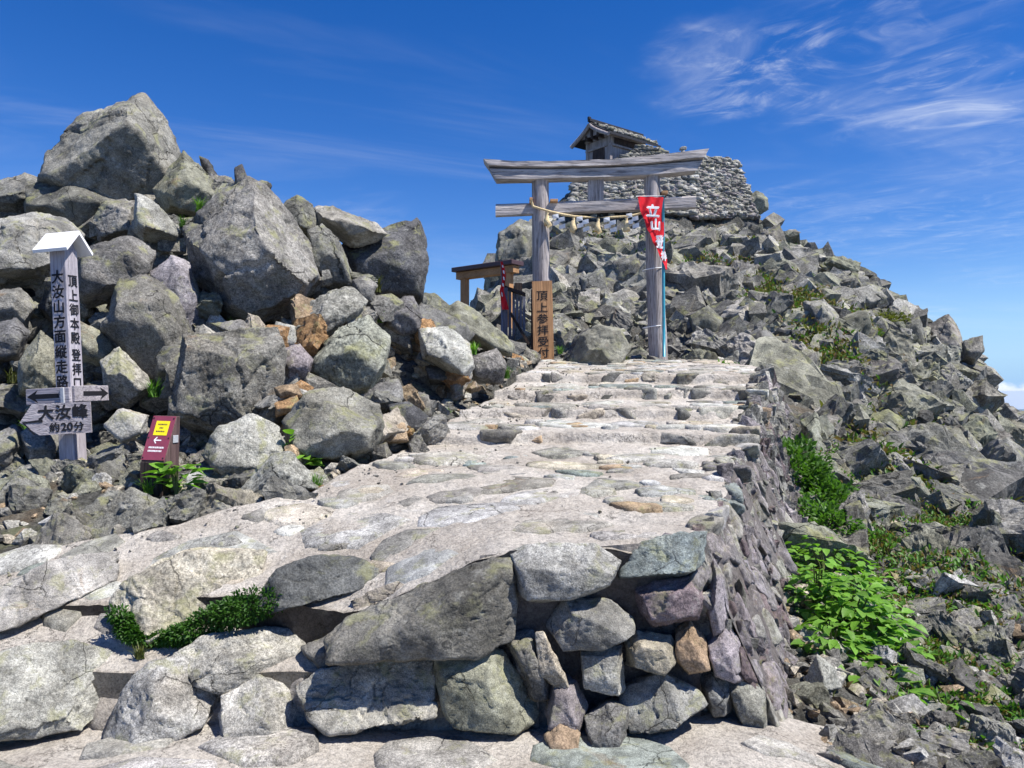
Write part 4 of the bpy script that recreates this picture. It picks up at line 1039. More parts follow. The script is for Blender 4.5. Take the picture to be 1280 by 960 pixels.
# ------------------------------------------------------------------ lettering
def glyph(ch, bold=0.018):
    c = bpy.data.curves.new('glyph', 'FONT'); c.body = ch; c.offset = 0.0; c.resolution_u = 4; c.extrude = 0.0
    o = bpy.data.objects.new('glyph', c); COL.objects.link(o); bpy.context.view_layer.update()
    dg = bpy.context.evaluated_depsgraph_get(); me = bpy.data.meshes.new_from_object(o.evaluated_get(dg))
    v = np.array([q.co[:] for q in me.vertices]); f = [tuple(p.vertices) for p in me.polygons]
    bpy.data.objects.remove(o, do_unlink=True); bpy.data.curves.remove(c); bpy.data.meshes.remove(me)
    mid = (v.max(0) + v.min(0)) / 2
    return v - mid, f
def lettering(items, origin, right, up, mat, parent, bold=0.018, warp=None, name='lettering'):
    """items: (char, u, v, w, h) centres and sizes in metres on the plane"""
    V, F = [], []; base = 0
    origin = np.array(origin, float); right = np.array(right, float); up = np.array(up, float)
    for ch, u, v, w, h in items:
        g, f = glyph(ch)
        nrm = np.cross(right, up)
        for k, (sx, sy) in enumerate(((-1, 0), (1, 0.5), (0, -1), (0.3, 1))):      # brush weight: four strokes laid over each other
            uv = np.stack([u + (g[:, 0] + sx * bold) * w, v + (g[:, 1] + sy * bold) * h], 1)
            q = (warp(uv) - np.array([0, 0.0006 * k, 0])) if warp else origin + uv[:, :1] * right + uv[:, 1:] * up + nrm * 0.0004 * k
            V.append(q); F += [tuple(i + base for i in t) for t in f]; base += len(q)
    me = bpy.data.meshes.new(name); me.from_pydata(np.concatenate(V).tolist(), [], F); me.update()
    return link(name, me, mat, parent)

# ------------------------------------------------------------------ gateway (torii)
TD = 13.0
tor = empty('torii_gate', 'weathered grey wooden shrine gateway with two posts and curved lintel', 'torii', tuple(P(745, 445, TD)))
TO = P(745, 445, TD)
def tl(px, py, dy=0.0): q = P(px, py, TD) - TO; q[1] += dy; return q
def post(pts, rad):
    o = tube('post', pts, rad, WOODZ, tor, 24)
    v = np.array([q.co[:] for q in o.data.vertices]); n = fbm(v * np.array([9, 9, 0.8]), 3, 4)
    ctr = np.array(pts[0])[:2] + (v[:, 2:3] - pts[0][2]) / (pts[-1][2] - pts[0][2]) * (np.array(pts[-1]) - np.array(pts[0]))[:2]
    dirv = v[:, :2] - ctr; v[:, :2] += dirv * (0.06 * n)[:, None]
    o.data.vertices.foreach_set('co', v.astype(np.float32).ravel()); o.data.update(); return o
def seg(a, b, n): return [a + (b - a) * t for t in np.linspace(0, 1, n)]
post(seg(tl(677, 470), tl(675.5, 226), 24), list(np.linspace(0.158, 0.140, 24)))
post(seg(tl(824, 470), tl(814.5, 219), 24), list(np.linspace(0.155, 0.135, 24)))
def beam(name, xs, tops, bots, depth, mat, slant0=0.0, slant1=0.0, bow=0.0, seed=0):
    """a beam whose top and bottom edges follow curves"""
    xs = np.array(xs, float); n = 46; t = np.linspace(xs[0], xs[-1], n)
    tp = np.interp(t, xs, tops); bt = np.interp(t, xs, bots)
    V = []; m = 14
    for i in range(n):
        k = i / (n - 1)
        a = tl(t[i], tp[i]); b = tl(t[i], bt[i])
        sh = (slant0 * max(0, 1 - k * 8) + slant1 * max(0, 1 - (1 - k) * 8))
        for j in range(m):
            an = 2 * math.pi * (j + 0.5) / m
            cy_, cz_ = math.cos(an), math.sin(an)
            sc = 1 / max(abs(cy_), abs(cz_)); sc = sc * 0.96 if sc < 1.35 else sc * 0.93
            u, v = cy_ * sc, cz_ * sc
            p = (a + b) / 2 + np.array([sh * v, u * depth / 2, v * (a[2] - b[2]) / 2]); V.append(p)
    V = np.array(V); V += (fbm(V * np.array([1.2, 9, 9]) + seed, 4, seed) * 0.012)[:, None] * np.array([0.2, 1, 1])
    F = [(i * m + j, i * m + (j + 1) % m, (i + 1) * m + (j + 1) % m, (i + 1) * m + j) for i in range(n - 1) for j in range(m)]
    F += [tuple(reversed(range(m))), tuple((n - 1) * m + j for j in range(m))]
    me = bpy.data.meshes.new(name); me.from_pydata(V.tolist(), [], F); me.update()
    bm = bmesh.new(); bm.from_mesh(me); bmesh.ops.recalc_face_normals(bm, faces=bm.faces); bm.to_mesh(me); bm.free()
    return link(name, me, mat, tor)
beam('top_lintel', [608, 645, 685, 760, 825, 880], [201.5, 204.5, 205, 202.5, 196, 189], [211, 213, 213.5, 211.5, 207, 202], 0.40, WOODX, -0.05, 0.05, seed=3)
beam('lower_lintel', [616, 645, 685, 760, 822, 872], [211, 213, 213.5, 211.5, 207, 202.5], [228.5, 228, 227.5, 225.5, 222, 217.5], 0.31, WOODX, -0.07, 0.07, seed=5)
beam('tie_beam', [619.5, 869], [256, 245.5], [272, 261.5], 0.13, WOODX, seed=9)
box('strut', tuple((tl(744.5, 224) + tl(744.5, 251)) / 2), (0.26, 0.12, 0.40), WOODZ, tor)
for px, py, w, h in ((663.5, 253, 0.05, 0.10), (692, 253, 0.13, 0.045), (829, 243, 0.10, 0.05), (803, 249, 0.05, 0.06)):
    box('wedge', tuple(tl(px, py, -0.05)), (w, 0.2, h), NEWWOODX, tor, 0.004)

# straw rope with tassels and paper streamers
rope = empty('straw_rope', 'straw rope with tassels and white paper strips strung between the gateway posts', 'rope', tuple(P(740, 271, TD - 0.2)))
RO = P(740, 271, TD - 0.2)
def rl(px, py, dy=0.0): q = P(px, py, TD - 0.2 + dy) - RO; return q
rp_pts = [rl(664, 250), rl(666, 258), rl(676, 261), rl(690, 265), rl(705, 268.5), rl(718, 270.5), rl(732, 271.5), rl(747, 272), rl(765, 271.5), rl(783, 270.5), rl(795, 268.5), rl(803, 266)]
tube('cord', rp_pts, [0.020 + 0.003 * math.sin(i * 2) for i in range(len(rp_pts))], ROPE, rope, 8)
for px, py in ((684, 265), (717, 271.5), (747.5, 273), (783, 272)):
    a = rl(px, py); prof = [(0.0, 0.018), (-0.025, 0.026), (-0.045, 0.020), (-0.07, 0.030), (-0.14, 0.048), (-0.225, 0.066), (-0.232, 0.045)]
    o = tube('tassel', [a + np.array([0.004 * k * rnd.uniform(-1, 1), -0.01, z]) for k, (z, r) in enumerate(prof)], [r for z, r in prof], ROPE, rope, 12)
for px, py in ((698, 270), (728, 273), (762, 274), (790, 269)):
    a = rl(px, py, -0.02); vs = []; fs = []
    x = 0; z = 0
    zig = [(-0.05, 0.02), (0.05, -0.03), (-0.04, -0.09), (0.06, -0.15)]
    for i, (u, w) in enumerate(zig):
        b = len(vs)
        vs += [tuple(a + np.array([u - 0.05, 0.012 * i, w])), tuple(a + np.array([u + 0.05, -0.012 * i, w + 0.02])), tuple(a + np.array([u + 0.055, -0.012 * i, w - 0.05])), tuple(a + np.array([u - 0.045, 0.02, w - 0.07]))]
        fs.append((b, b + 1, b + 2, b + 3))
    me = bpy.data.meshes.new('paper_strip'); me.from_pydata(vs, [], fs); me.update(); link('paper_strip', me, PAPER, rope)

# red pennant on its turquoise pole
BD = TD - 0.26
ban = empty('pennant_banner', 'red triangular pennant with white lettering on a turquoise pole tied to the gateway post', 'banner', tuple(P(829.5, 442, BD)))
BO = P(829.5, 442, BD)
def bl(px, py, dy=0.0): q = P(px, py, BD) - BO; q[1] += dy; return q
tube('pole', seg(bl(828.5, 245), bl(830, 446), 6), 0.026, CYAN, ban, 12)
LE = np.array([(247, 796.0), (255, 797.2), (265, 800), (275, 803.5), (285, 807.5), (300, 814), (315, 821), (330, 828), (337, 831)])
RE = np.array([(247, 829.0), (260, 829.3), (300, 830), (315, 831), (325, 833.5), (337, 833.8)])
def flag_pt(s, y):
    xl = np.interp(y, LE[:, 0], LE[:, 1]); xr = np.interp(y, RE[:, 0], RE[:, 1])
    x = xl + (xr - xl) * s
    dy = 0.03 * np.sin(x * 0.45 + y * 0.14) * (1 - 0.6 * s) - 0.05 * (1 - s) - 0.02
    q = np.stack([(x - 640) / FPX * BD, np.full_like(x, BD), EYE + (HOR - y) / FPX * BD], -1) - BO
    q[..., 1] += dy; return q
S_, Y_ = np.meshgrid(np.linspace(0, 1, 26), np.linspace(247, 337, 60))
fv = flag_pt(S_, Y_).reshape(-1, 3); idx = np.arange(fv.shape[0]).reshape(60, 26)
flag = link('flag', np_mesh('flag', fv, np.stack([idx[:-1, :-1].ravel(), idx[:-1, 1:].ravel(), idx[1:, 1:].ravel(), idx[1:, :-1].ravel()], 1), True), RED, ban)
def flag_warp(uv):
    y = uv[:, 1]; xl = np.interp(y, LE[:, 0], LE[:, 1]); xr = np.interp(y, RE[:, 0], RE[:, 1])
    s = np.clip((uv[:, 0] - xl) / (xr - xl), 0.02, 0.98); q = flag_pt(s, y); q[:, 1] -= 0.028; return q
lettering([('立', 815, 264.5, 18, -17), ('山', 818.5, 282, 14, -15), ('登', 823.5, 303, 10, -17), ('拝', 829, 321, 7.5, -13)], (0, 0, 0), (1, 0, 0), (0, 0, 1), WHITEP, flag, 0.05, flag_warp)
tube('cord', seg(bl(795, 245.5), bl(831, 245), 4), 0.008, PAPER, ban, 6)
for py in (334, 407):
    c = (bl(819.5, py) + bl(820, py)) / 2
    pts = [c + np.array([0.175 * math.cos(a), 0.26 + 0.18 * math.sin(a) - 0.0, 0.02 * math.cos(a)]) for a in np.linspace(0, 2 * math.pi, 25)]
    tube('tie', pts, 0.008, PAPER, ban, 6, False)

# cedar board with lettering
SB = 12.72
sgn = empty('reception_sign', 'fresh cedar board with vertical black lettering leaning on the left gateway post', 'sign', tuple(P(679, 443, SB)))
SO = P(679, 443, SB); mp = SB / FPX
prism('board', [((665 - 679) * mp, (443 - 352) * mp), ((690 - 679) * mp, (443 - 351) * mp), ((692.5 - 679) * mp, -0.12), ((667 - 679) * mp, -0.12)], -0.03, 0.03, NEWWOOD, sgn)
lettering([(c, (677.5 + i * 0.35 - 679) * mp, (443 - (370 + i * 14.2)) * mp, 14.5 * mp, 13.2 * mp) for i, c in enumerate('頂上参拝受付')], (0, -0.034, 0), (1, 0, 0), (0, 0, 1), INK, sgn, 0.012)
box('backing_post', (-0.165, 0.07, (443 - 352) * mp / 2 - 0.12), (0.07, 0.08, (443 - 352) * mp), DARKWOOD, sgn)

# little wooden gate with a metal-capped roof beam
gA, gB = P(581, 402, 15.2), P(635, 400, 14.5)
gate = empty('small_wooden_gate', 'small cedar gate frame with a dark metal-capped crossbeam', 'gate', tuple((gA + gB) / 2))
GO = (gA + gB) / 2
gdir = (gB - gA); gdir[2] = 0; gl = np.linalg.norm(gdir); gdir /= gl; gang = math.atan2(gdir[1], gdir[0])
GM = Matrix.Rotation(gang, 4, 'Z')
ztop = P(635, 341, 14.5)[2] - GO[2]
for sx, w in ((-gl / 2, 0.13), (gl / 2, 0.17)):
    box('post', (sx, 0, ztop / 2 - 0.25), (w, 0.13, ztop + 0.5), NEWWOOD, gate, 0.006, GM)
box('crossbeam', (0.02, 0, ztop + 0.05), (gl + 0.36, 0.18, 0.14), NEWWOODX, gate, 0.006, GM)
box('roof_cap', (0.02, 0, ztop + 0.165), (gl + 0.44, 0.36, 0.085), BROWNM, gate, 0.008, GM)
rail = empty('wooden_rail', 'dark wooden rail beside the small cedar gate', 'rail', tuple(P(570, 403, 15.4)))
box('bar', (0, 0, 0.02), (0.42, 0.06, 0.05), DARKWOOD, rail); box('bar', (0, 0, -0.14), (0.42, 0.06, 0.05), DARKWOOD, rail); box('post', (-0.2, 0.05, -0.2), (0.07, 0.05, 0.6), DARKWOOD, rail)

# slatted blue-grey gate leaf
FD = 13.5; fm = FD / FPX
FO = P(640, 436, FD)
fen = empty('slatted_fence', 'blue-grey slatted wooden fence panel with a dark handrail beside the sign', 'fence', tuple(FO))
def fl(px, py): return ((px - 640) * fm, (436 - py) * fm)
def fbox(name, x0, x1, y0, y1, dy, th, mat):
    a = fl(x0, y0); b = fl(x1, y1); return box(name, ((a[0] + b[0]) / 2, dy, (a[1] + b[1]) / 2), (abs(b[0] - a[0]), th, abs(b[1] - a[1])), mat, fen, 0.004)
fbox('post', 626, 634.5, 360, 445, 0.0, 0.12, BLUEWOOD)
for k, x in enumerate((637.5, 642, 646.5, 651)):
    fbox('slat', x - 1.6, x + 1.6, 363 + k * 1.8, 432, 0.05 + 0.05 * k, 0.03, BLUEWOOD)
fbox('post', 653.5, 657, 366, 440, 0.28, 0.07, BLUEWOOD)
prism('top_rail', [fl(630, 361), fl(631, 357), fl(657, 366), fl(657, 370)], -0.03, 0.12, DARKWOOD, fen)
fbox('bottom_rail', 636, 660, 430, 433, 0.16, 0.06, DARKWOOD)
prism('handrail', [fl(637, 393), fl(639, 390), fl(662, 429), fl(660, 432)], -0.08, -0.03, DARKWOOD, fen)
fbox('post_cap', 643, 653, 350, 362, 0.42, 0.16, DARKWOOD)
# folded red cloth
rd = FD - 0.12
LE2 = np.array([(327, 625.5), (335, 627), (345, 628), (355, 627), (362, 624.5), (375, 626), (388, 627.5)]); RE2 = np.array([(327, 628), (335, 631), (345, 632.5), (355, 631), (362, 629.5), (375, 633), (386, 636)])
S_, Y_ = np.meshgrid(np.linspace(0, 1, 10), np.linspace(327, 387, 40))
xx = np.interp(Y_, LE2[:, 0], LE2[:, 1]) * (1 - S_) + np.interp(Y_, RE2[:, 0], RE2[:, 1]) * S_
CO = P(630, 388, rd)
cv = np.stack([(xx - 640) / FPX * rd, rd + 0.03 * np.sin(S_ * 9 + Y_ * 0.2), EYE + (HOR - Y_) / FPX * rd], -1).reshape(-1, 3) - CO
idx = np.arange(len(cv)).reshape(40, 10)
rc = empty('folded_banner', 'limp red banner with white marks hanging by the slatted fence', 'banner', tuple(CO))
link('cloth', np_mesh('cloth', cv, np.stack([idx[:-1, :-1].ravel(), idx[:-1, 1:].ravel(), idx[1:, 1:].ravel(), idx[1:, :-1].ravel()], 1), True), RED, rc)
tube('pole', [P(626.5, 325, rd + 0.04) - CO, P(628, 440, rd + 0.04) - CO], 0.014, BLUEWOOD, rc, 8)
mk = []
for y, x, w, h in ((333, 628.2, 1.6, 4), (340, 629.4, 2, 5), (348, 629.6, 1.8, 5), (356, 628.6, 1.6, 5), (368, 627.4, 1.4, 6)):
    mk.append([P(x - w / 2, y - h / 2, rd - 0.045) - CO, P(x + w / 2, y - h / 2 + 1, rd - 0.045) - CO, P(x + w / 2 + .3, y + h / 2, rd - 0.045) - CO, P(x - w / 2 + .4, y + h / 2 - 1, rd - 0.045) - CO])
for m_ in mk:
    me = bpy.data.meshes.new('white_mark'); me.from_pydata([tuple(q) for q in m_], [], [(0, 1, 2, 3)]); me.update(); link('white_mark', me, WHITEP, rc)

# ------------------------------------------------------------------ signpost on the left
SD = 6.06; sm = SD / FPX
base = P(92, 582, SD)
sp = empty('signpost', 'white square wooden signpost with a little gabled roof and black vertical lettering', 'signpost', tuple(base), (R(0.5), R(-2.7), R(-10)))
# local frame: x = along the left face to the right, -y = left face normal, +x = right face normal
hw = 0.068; zt = (582 - 312) * sm
box('post', (0, 0, zt / 2 - 0.1), (2 * hw, 2 * hw, zt + 0.2), SIGNWOOD, sp, 0.004)
rz = zt - 0.015; oh = 0.125; ln = 0.15; rise = 0.125; th = 0.022
for s in (-1, 1):
    poly = [(-ln, 0), (ln, 0)]
    v = [(x, s * y, z) for x in (-ln, ln) for (y, z) in ((0, rz + rise), (0, rz + rise + th * 1.35), (oh + 0.02, rz - 0.022 + th), (oh + 0.012, rz - 0.022))]
    f = [(0, 1, 2, 3), (7, 6, 5, 4), (0, 4, 5, 1), (1, 5, 6, 2), (2, 6, 7, 3), (3, 7, 4, 0)]
    me = bpy.data.meshes.new('roof_board'); me.from_pydata(v, [], f); me.update()
    bm = bmesh.new(); bm.from_mesh(me); bmesh.ops.recalc_face_normals(bm, faces=bm.faces); bm.to_mesh(me); bm.free()
    link('roof_board', me, WHITEP, sp)
prism('gable', [(-hw, rz - 0.02), (hw, rz - 0.02), (0, rz + rise - 0.004)], -hw + 0.004, hw - 0.004, SIGNWOOD, sp, Matrix.Rotation(R(90), 4, 'Z'))
def zs(py): return (582 - py) * sm
lettering([(c, -0.004, zs(347 + i * 18.6), 0.108, 0.108) for i, c in enumerate('大汝山方面縦走路')], (0, -hw - 0.003, 0), (1, 0, 0), (0, 0, 1), INK, sp, 0.03)
lettering([(c, 0.0, zs(352 + i * 17.8 + (3 if i > 4 else 0)), 0.10, 0.10) for i, c in enumerate('頂上御本殿登拝口')], (hw + 0.003, 0, 0), (0, 1, 0), (0, 0, 1), INK, sp, 0.022)
def arrow(poly, origin, right, up, parent):
    o3 = np.array(origin, float); v = [tuple(o3 + np.array(right) * a + np.array(up) * b) for a, b in poly]
    me = bpy.data.meshes.new('arrow'); me.from_pydata(v, [], [tuple(range(len(v)))]); me.update()
    bm = bmesh.new(); bm.from_mesh(me); bmesh.ops.triangulate(bm, faces=bm.faces); bm.to_mesh(me); bm.free()
    return link('arrow', me, INK, parent)
AR = [(0.0, 0), (0.10, 0.052), (0.075, 0.018), (0.285, 0.018), (0.285, -0.018), (0.075, -0.018), (0.10, -0.052)]
zb = zs(494)
b1 = box('arrow_board', (-0.125, -hw - 0.012, zb), (0.385, 0.024, 0.125), SIGNWOODX, sp, 0.003)
arrow([(x - 0.305, y) for x, y in AR], (0, -hw - 0.0265, zb), (1, 0, 0), (0, 0, 1), b1)
b2 = box('arrow_board', (hw + 0.012, 0.13, zb + 0.01), (0.024, 0.385, 0.125), SIGNWOODX, sp, 0.003)
arrow([(0.315 - x, y) for x, y in AR], (hw + 0.0265, 0, zb + 0.01), (0, 1, 0), (0, 0, 1), b2)
bz = zs(523); Mb = Matrix.Translation((0.02, -0.165, bz)) @ Matrix.Rotation(R(22), 4, 'Z')
b3 = prism('pointed_board', [(-0.26, -0.012), (-0.17, 0.125), (0.235, 0.125), (0.235, -0.115), (-0.13, -0.115)], -0.012, 0.012, SIGNWOODX, sp, Mb)
mR = Mb.to_3x3()
rr = np.array(mR @ Vector((1, 0, 0))); uu = np.array((0, 0, 1.0)); oo = np.array(Mb @ Vector((0, -0.0155, 0)))
lettering([('大', -0.075, 0.055, 0.115, 0.115), ('汝', 0.045, 0.055, 0.115, 0.115), ('峰', 0.165, 0.055, 0.115, 0.115), ('約', -0.02, -0.06, 0.075, 0.075), ('2', 0.045, -0.06, 0.085, 0.085), ('0', 0.088, -0.06, 0.085, 0.085), ('分', 0.15, -0.06, 0.075, 0.075)], oo, rr, uu, INK, b3, 0.035)
arrow([(-0.245, -0.010), (-0.10, 0.004), (-0.10, -0.018), (-0.225, -0.02), (-0.15, -0.112), (-0.165, -0.112)], oo, rr, uu, b3)
box('bracket', (hw * 0.2, -hw - 0.03, zb), (0.03, 0.014, 0.12), GREYM, sp, 0.002)

# ------------------------------------------------------------------ maroon marker
mkp = P(190, 612, 5.0)
mrk = empty('direction_marker', 'low wooden marker block with a slanted maroon panel, yellow sticker and white arrow', 'marker', tuple(mkp), (0, R(1.5), R(-7)))
W = 0.162; prof = [(0, -0.12), (0, 0.185), (0.135, 0.475), (0.175, 0.475), (0.175, -0.12)]
v = [(sx * W / 2, y, z) for sx in (-1, 1) for y, z in prof]; n = 5
f = [tuple(range(n)), tuple(reversed(range(n, 2 * n)))] + [(i, i + n, (i + 1) % n + n, (i + 1) % n) for i in range(n)]
me = bpy.data.meshes.new('block'); me.from_pydata(v, [], f); me.update(); bm = bmesh.new(); bm.from_mesh(me); bmesh.ops.recalc_face_normals(bm, faces=bm.faces); bmesh.ops.bevel(bm, geom=bm.edges[:], offset=0.004, segments=1, affect='EDGES'); bm.to_mesh(me); bm.free()
link('block', me, REDWOOD, mrk)
box('shaded_front_plank', (0, -0.006, 0.03), (W * 0.98, 0.014, 0.30), DARKWOOD, mrk, 0.003)  # dark wood, with the shade on the front face put into its near-black colour
sl = np.array([0, 0.135, 0.29]); sll = np.linalg.norm(sl); slu = sl / sll; sln = np.array([0, -slu[2], slu[1]])
def on_slant(name, u0, u1, v0, v1, off, th, mat, parent):
    o3 = np.array([0, 0, 0.185]); V = []
    for k in (off, off + th):
        for u, w_ in ((u0, v0), (u1, v0), (u1, v1), (u0, v1)): V.append(tuple(o3 + np.array([u, 0, 0]) + slu * w_ + sln * k))
    me = bpy.data.meshes.new(name); me.from_pydata(V, [], [(3, 2, 1, 0), (4, 5, 6, 7), (0, 1, 5, 4), (1, 2, 6, 5), (2, 3, 7, 6), (3, 0, 4, 7)]); me.update()
    return link(name, me, mat, parent)
pan = on_slant('panel', -0.079, 0.079, 0.005, sll - 0.004, 0.002, 0.006, MAROON, mrk)
stk = on_slant('sticker', -0.045, 0.05, 0.178, 0.28, 0.0085, 0.0015, YELLOW, mrk)
for j, (vv, a, b) in enumerate(((0.255, -0.028, 0.036), (0.23, -0.012, 0.014), (0.205, -0.03, 0.03))):
    u = a
    while u < b:
        w_ = rnd.uniform(0.004, 0.009); on_slant('print_mark', u, min(u + w_, b), vv - 0.005, vv + 0.005, 0.0103, 0.0004, BROWNM, stk); u += w_ + 0.0025
for vv, a, b in ((0.092, -0.05, 0.055), (0.068, -0.05, 0.045)):
    u = a
    while u < b:
        w_ = rnd.uniform(0.004, 0.008); on_slant('print_mark', u, min(u + w_, b), vv - 0.006, vv + 0.006, 0.0085, 0.0004, WHITEP, pan); u += w_ + 0.003
o3 = np.array([0, 0, 0.185]) + slu * 0.143 + sln * 0.0092
aw = [(-0.03, 0), (-0.012, 0.024), (-0.006, 0.02), (-0.018, 0.004), (0.024, 0.004), (0.024, -0.004), (-0.018, -0.004), (-0.006, -0.02), (-0.012, -0.024)]
a_ = arrow(aw, o3, (1, 0, 0), slu, pan); a_.data.materials.clear(); a_.data.materials.append(WHITEP)
for u in (-0.07, 0.07):
    for w_ in (0.02, 0.16, sll - 0.02): on_slant('screw', u - 0.004, u + 0.004, w_ - 0.004, w_ + 0.004, 0.0085, 0.003, BLACKR, pan)
box('label_plate', (W / 2 + 0.003, 0.12, 0.325), (0.006, 0.06, 0.05), GREYM, mrk, 0.002)

# ------------------------------------------------------------------ shrine and its stacked stone rampart
ZD = 29.6
shO = P(764, 206, ZD)
th_ = R(38)
shr = empty('summit_shrine', 'small wooden shrine with a gabled roof weighted by stones on the summit', 'shrine', tuple(shO), (0, 0, th_))
shr.scale = (0.88, 0.88, 0.82)
# local x along the ridge (away to the right), -y the long side facing right, gable end at -x
def sh_box(name, c, s, mat, par=None, bev=0.01): return box(name, c, s, mat, par or shr, bev)
Lw, Ww, Hw = 2.0, 1.35, 1.08
sh_box('wall', (0.25, 0, Hw / 2 - 0.3), (Lw, Ww, Hw + 0.6), PALEWOOD)
for sx in (-1, 1):
    for sy in (-1, 1): sh_box('corner_post', (0.25 + sx * Lw / 2, sy * Ww / 2, Hw / 2 - 0.3), (0.15, 0.15, Hw + 0.62), PALEWOOD)
sh_box('sill_beam', (0.25, 0, 0.62), (Lw + 0.16, Ww + 0.2, 0.09), PALEWOOD); sh_box('tie_beam', (0.25, 0, Hw - 0.02), (Lw + 0.2, Ww + 0.24, 0.12), PALEWOOD)
sh_box('door', (-0.77, 0, 0.25), (0.05, 0.7, 0.62), DARKWOOD)
sh_box('window', (0.25, -Ww / 2 - 0.02, 0.85), (1.5, 0.05, 0.28), DARKWOOD)
ridge = 1.74; eave = 1.00; half = 1.14; x0, x1 = -1.3, 1.95
def roof_side(s):
    n = 10; ys = np.linspace(0, 1, n); V = []; zc = lambda t: ridge + (eave - ridge) * (t ** 0.8)
    for x in (x0, x1):
        for k in (0, 0.11):
            for t in ys: V.append((x, s * half * t, zc(t) - 0.11 + k + 0.05 * 0))
    F = []
    A = lambda xi, ki, i: xi * 2 * n + ki * n + i
    for i in range(n - 1):
        F += [(A(0, 1, i), A(1, 1, i), A(1, 1, i + 1), A(0, 1, i + 1)), (A(0, 0, i), A(0, 0, i + 1), A(1, 0, i + 1), A(1, 0, i)), (A(0, 0, i), A(0, 1, i), A(0, 1, i + 1), A(0, 0, i + 1)), (A(1, 0, i), A(1, 0, i + 1), A(1, 1, i + 1), A(1, 1, i))]
    F.append((A(0, 0, n - 1), A(0, 1, n - 1), A(1, 1, n - 1), A(1, 0, n - 1)))
    me = bpy.data.meshes.new('roof'); me.from_pydata(V, [], F); me.update()
    bm = bmesh.new(); bm.from_mesh(me); bmesh.ops.recalc_face_normals(bm, faces=bm.faces); bm.to_mesh(me); bm.free()
    return link('roof', me, BLACKR, shr), zc
for s in (-1, 1):
    ro, zc = roof_side(s); items = []
    for _ in range(150):
        t = rs.uniform(0.06, 0.93); x = rs.uniform(x0 + 0.12, x1 - 0.1)
        items.append((x, s * half * t, zc(t) + 0.02, rs.uniform(0.12, 0.24), ['light', 'grey', 'white', 'mid', 'green'][rs.randint(5)]))
    joined_rocks('roof_stones', items, 'stones weighing down the shrine roof', low=TINY2, seat=0.12, parent=ro)
    bb = [(x0 - 0.02, s * half * t, zc(t) - 0.16) for t in np.linspace(0, 1, 9)]
    tube('bargeboard', bb, 0.09, PALEWOOD, shr, 6)
sh_box('ridge_beam', ((x0 + x1) / 2, 0, ridge + 0.05), (x1 - x0 + 0.1, 0.16, 0.14), BLACKR)
sh_box('ridge_ornament', (x0 - 0.02, 0, ridge + 0.13), (0.14, 0.10, 0.14), BLACKR)
prism('gable', [(-0.7, eave + 0.1), (0.7, eave + 0.1), (0, ridge - 0.14)], -1.16, -1.10, PALEWOOD, shr, Matrix.Rotation(R(-90), 4, 'Z') @ Matrix.Diagonal((1, 1, 1, 1)))
for yy in (-0.35, 0.0, 0.35): sh_box('bracket', (-0.98, yy, 1.08), (0.42, 0.12, 0.2), DARKWOOD)
sh_box('gable_strut', (-1.18, 0, 1.30), (0.06, 0.14, 0.4), DARKWOOD)

rampO = P(830, 275, 27)
ramp = empty('stone_rampart', 'high rampart of stacked flat grey stones below the shrine', 'stone wall', tuple(rampO))
def rampart(corners, nst, smin, smax, back=3.2, seed=1, tones=('light', 'white', 'light', 'mauve', 'grey')):
    q = [P(*c) - rampO for c in corners]                      # bottom left, bottom right, top right, top left
    q = [np.array(v, float) for v in q]
    bk = [v + np.array([0.1, back, -0.1]) for v in q]
    me = bpy.data.meshes.new('core'); me.from_pydata([tuple(v + np.array([0, 0.12, -0.05])) for v in q] + [tuple(v) for v in bk], [], [(0, 1, 2, 3), (7, 6, 5, 4), (3, 2, 6, 7), (0, 3, 7, 4), (1, 5, 6, 2)]); me.update()
    c = link('core', me, MORTARD, ramp)
    items = []; r = np.random.RandomState(seed)
    for _ in range(nst):
        u, v = r.rand(), r.rand()
        p = q[0] * (1 - u) * (1 - v) + q[1] * u * (1 - v) + q[2] * u * v + q[3] * (1 - u) * v
        items.append((p[0], p[1] + r.uniform(-0.06, 0.05), p[2], r.uniform(smin, smax), tones[r.randint(len(tones))]))
    for _ in range(nst // 5):
        u, v = r.rand(), r.rand(); p = (q[3] * (1 - u) + q[2] * u) * (1 - v) + (bk[3] * (1 - u) + bk[2] * u) * v
        items.append((p[0], p[1], p[2], r.uniform(smin, smax) * 1.2, tones[r.randint(len(tones))]))
    return items
allst = []
allst += rampart([(866, 272, 26.6), (947, 272, 28.3), (919, 202, 28.6), (862, 195, 27.6)], 1900, 0.14, 0.36, seed=2)
allst += rampart([(712, 256, 26.4), (868, 270, 26.5), (864, 207, 27.6), (722, 222, 27.4)], 2000, 0.15, 0.40, seed=3)
allst += rampart([(732, 225, 27.8), (868, 215, 27.6), (825, 188, 28.6), (800, 184, 28.6)], 620, 0.16, 0.36, 1.2, seed=4, tones=('grey', 'mid', 'light', 'mid'))
allst += rampart([(742, 222, 28.0), (800, 215, 28.2), (801, 186, 28.7), (765, 206, 28.4)], 260, 0.16, 0.36, 1.0, seed=6, tones=('grey', 'mid', 'light', 'mid'))
FLAT = [random_rock(3400 + k, (.62, .5, .26), 2, 120, 0.8, 5) for k in range(16)]
joined_rocks('stacked_stones', allst, 'stacked flat stones of the rampart', low=FLAT, seat=0.0, parent=ramp, tilt=0.18)
wm = empty('white_marker', 'small white stone marker standing on the rampart beside the shrine', 'marker', tuple(P(854, 197, 27.6)))
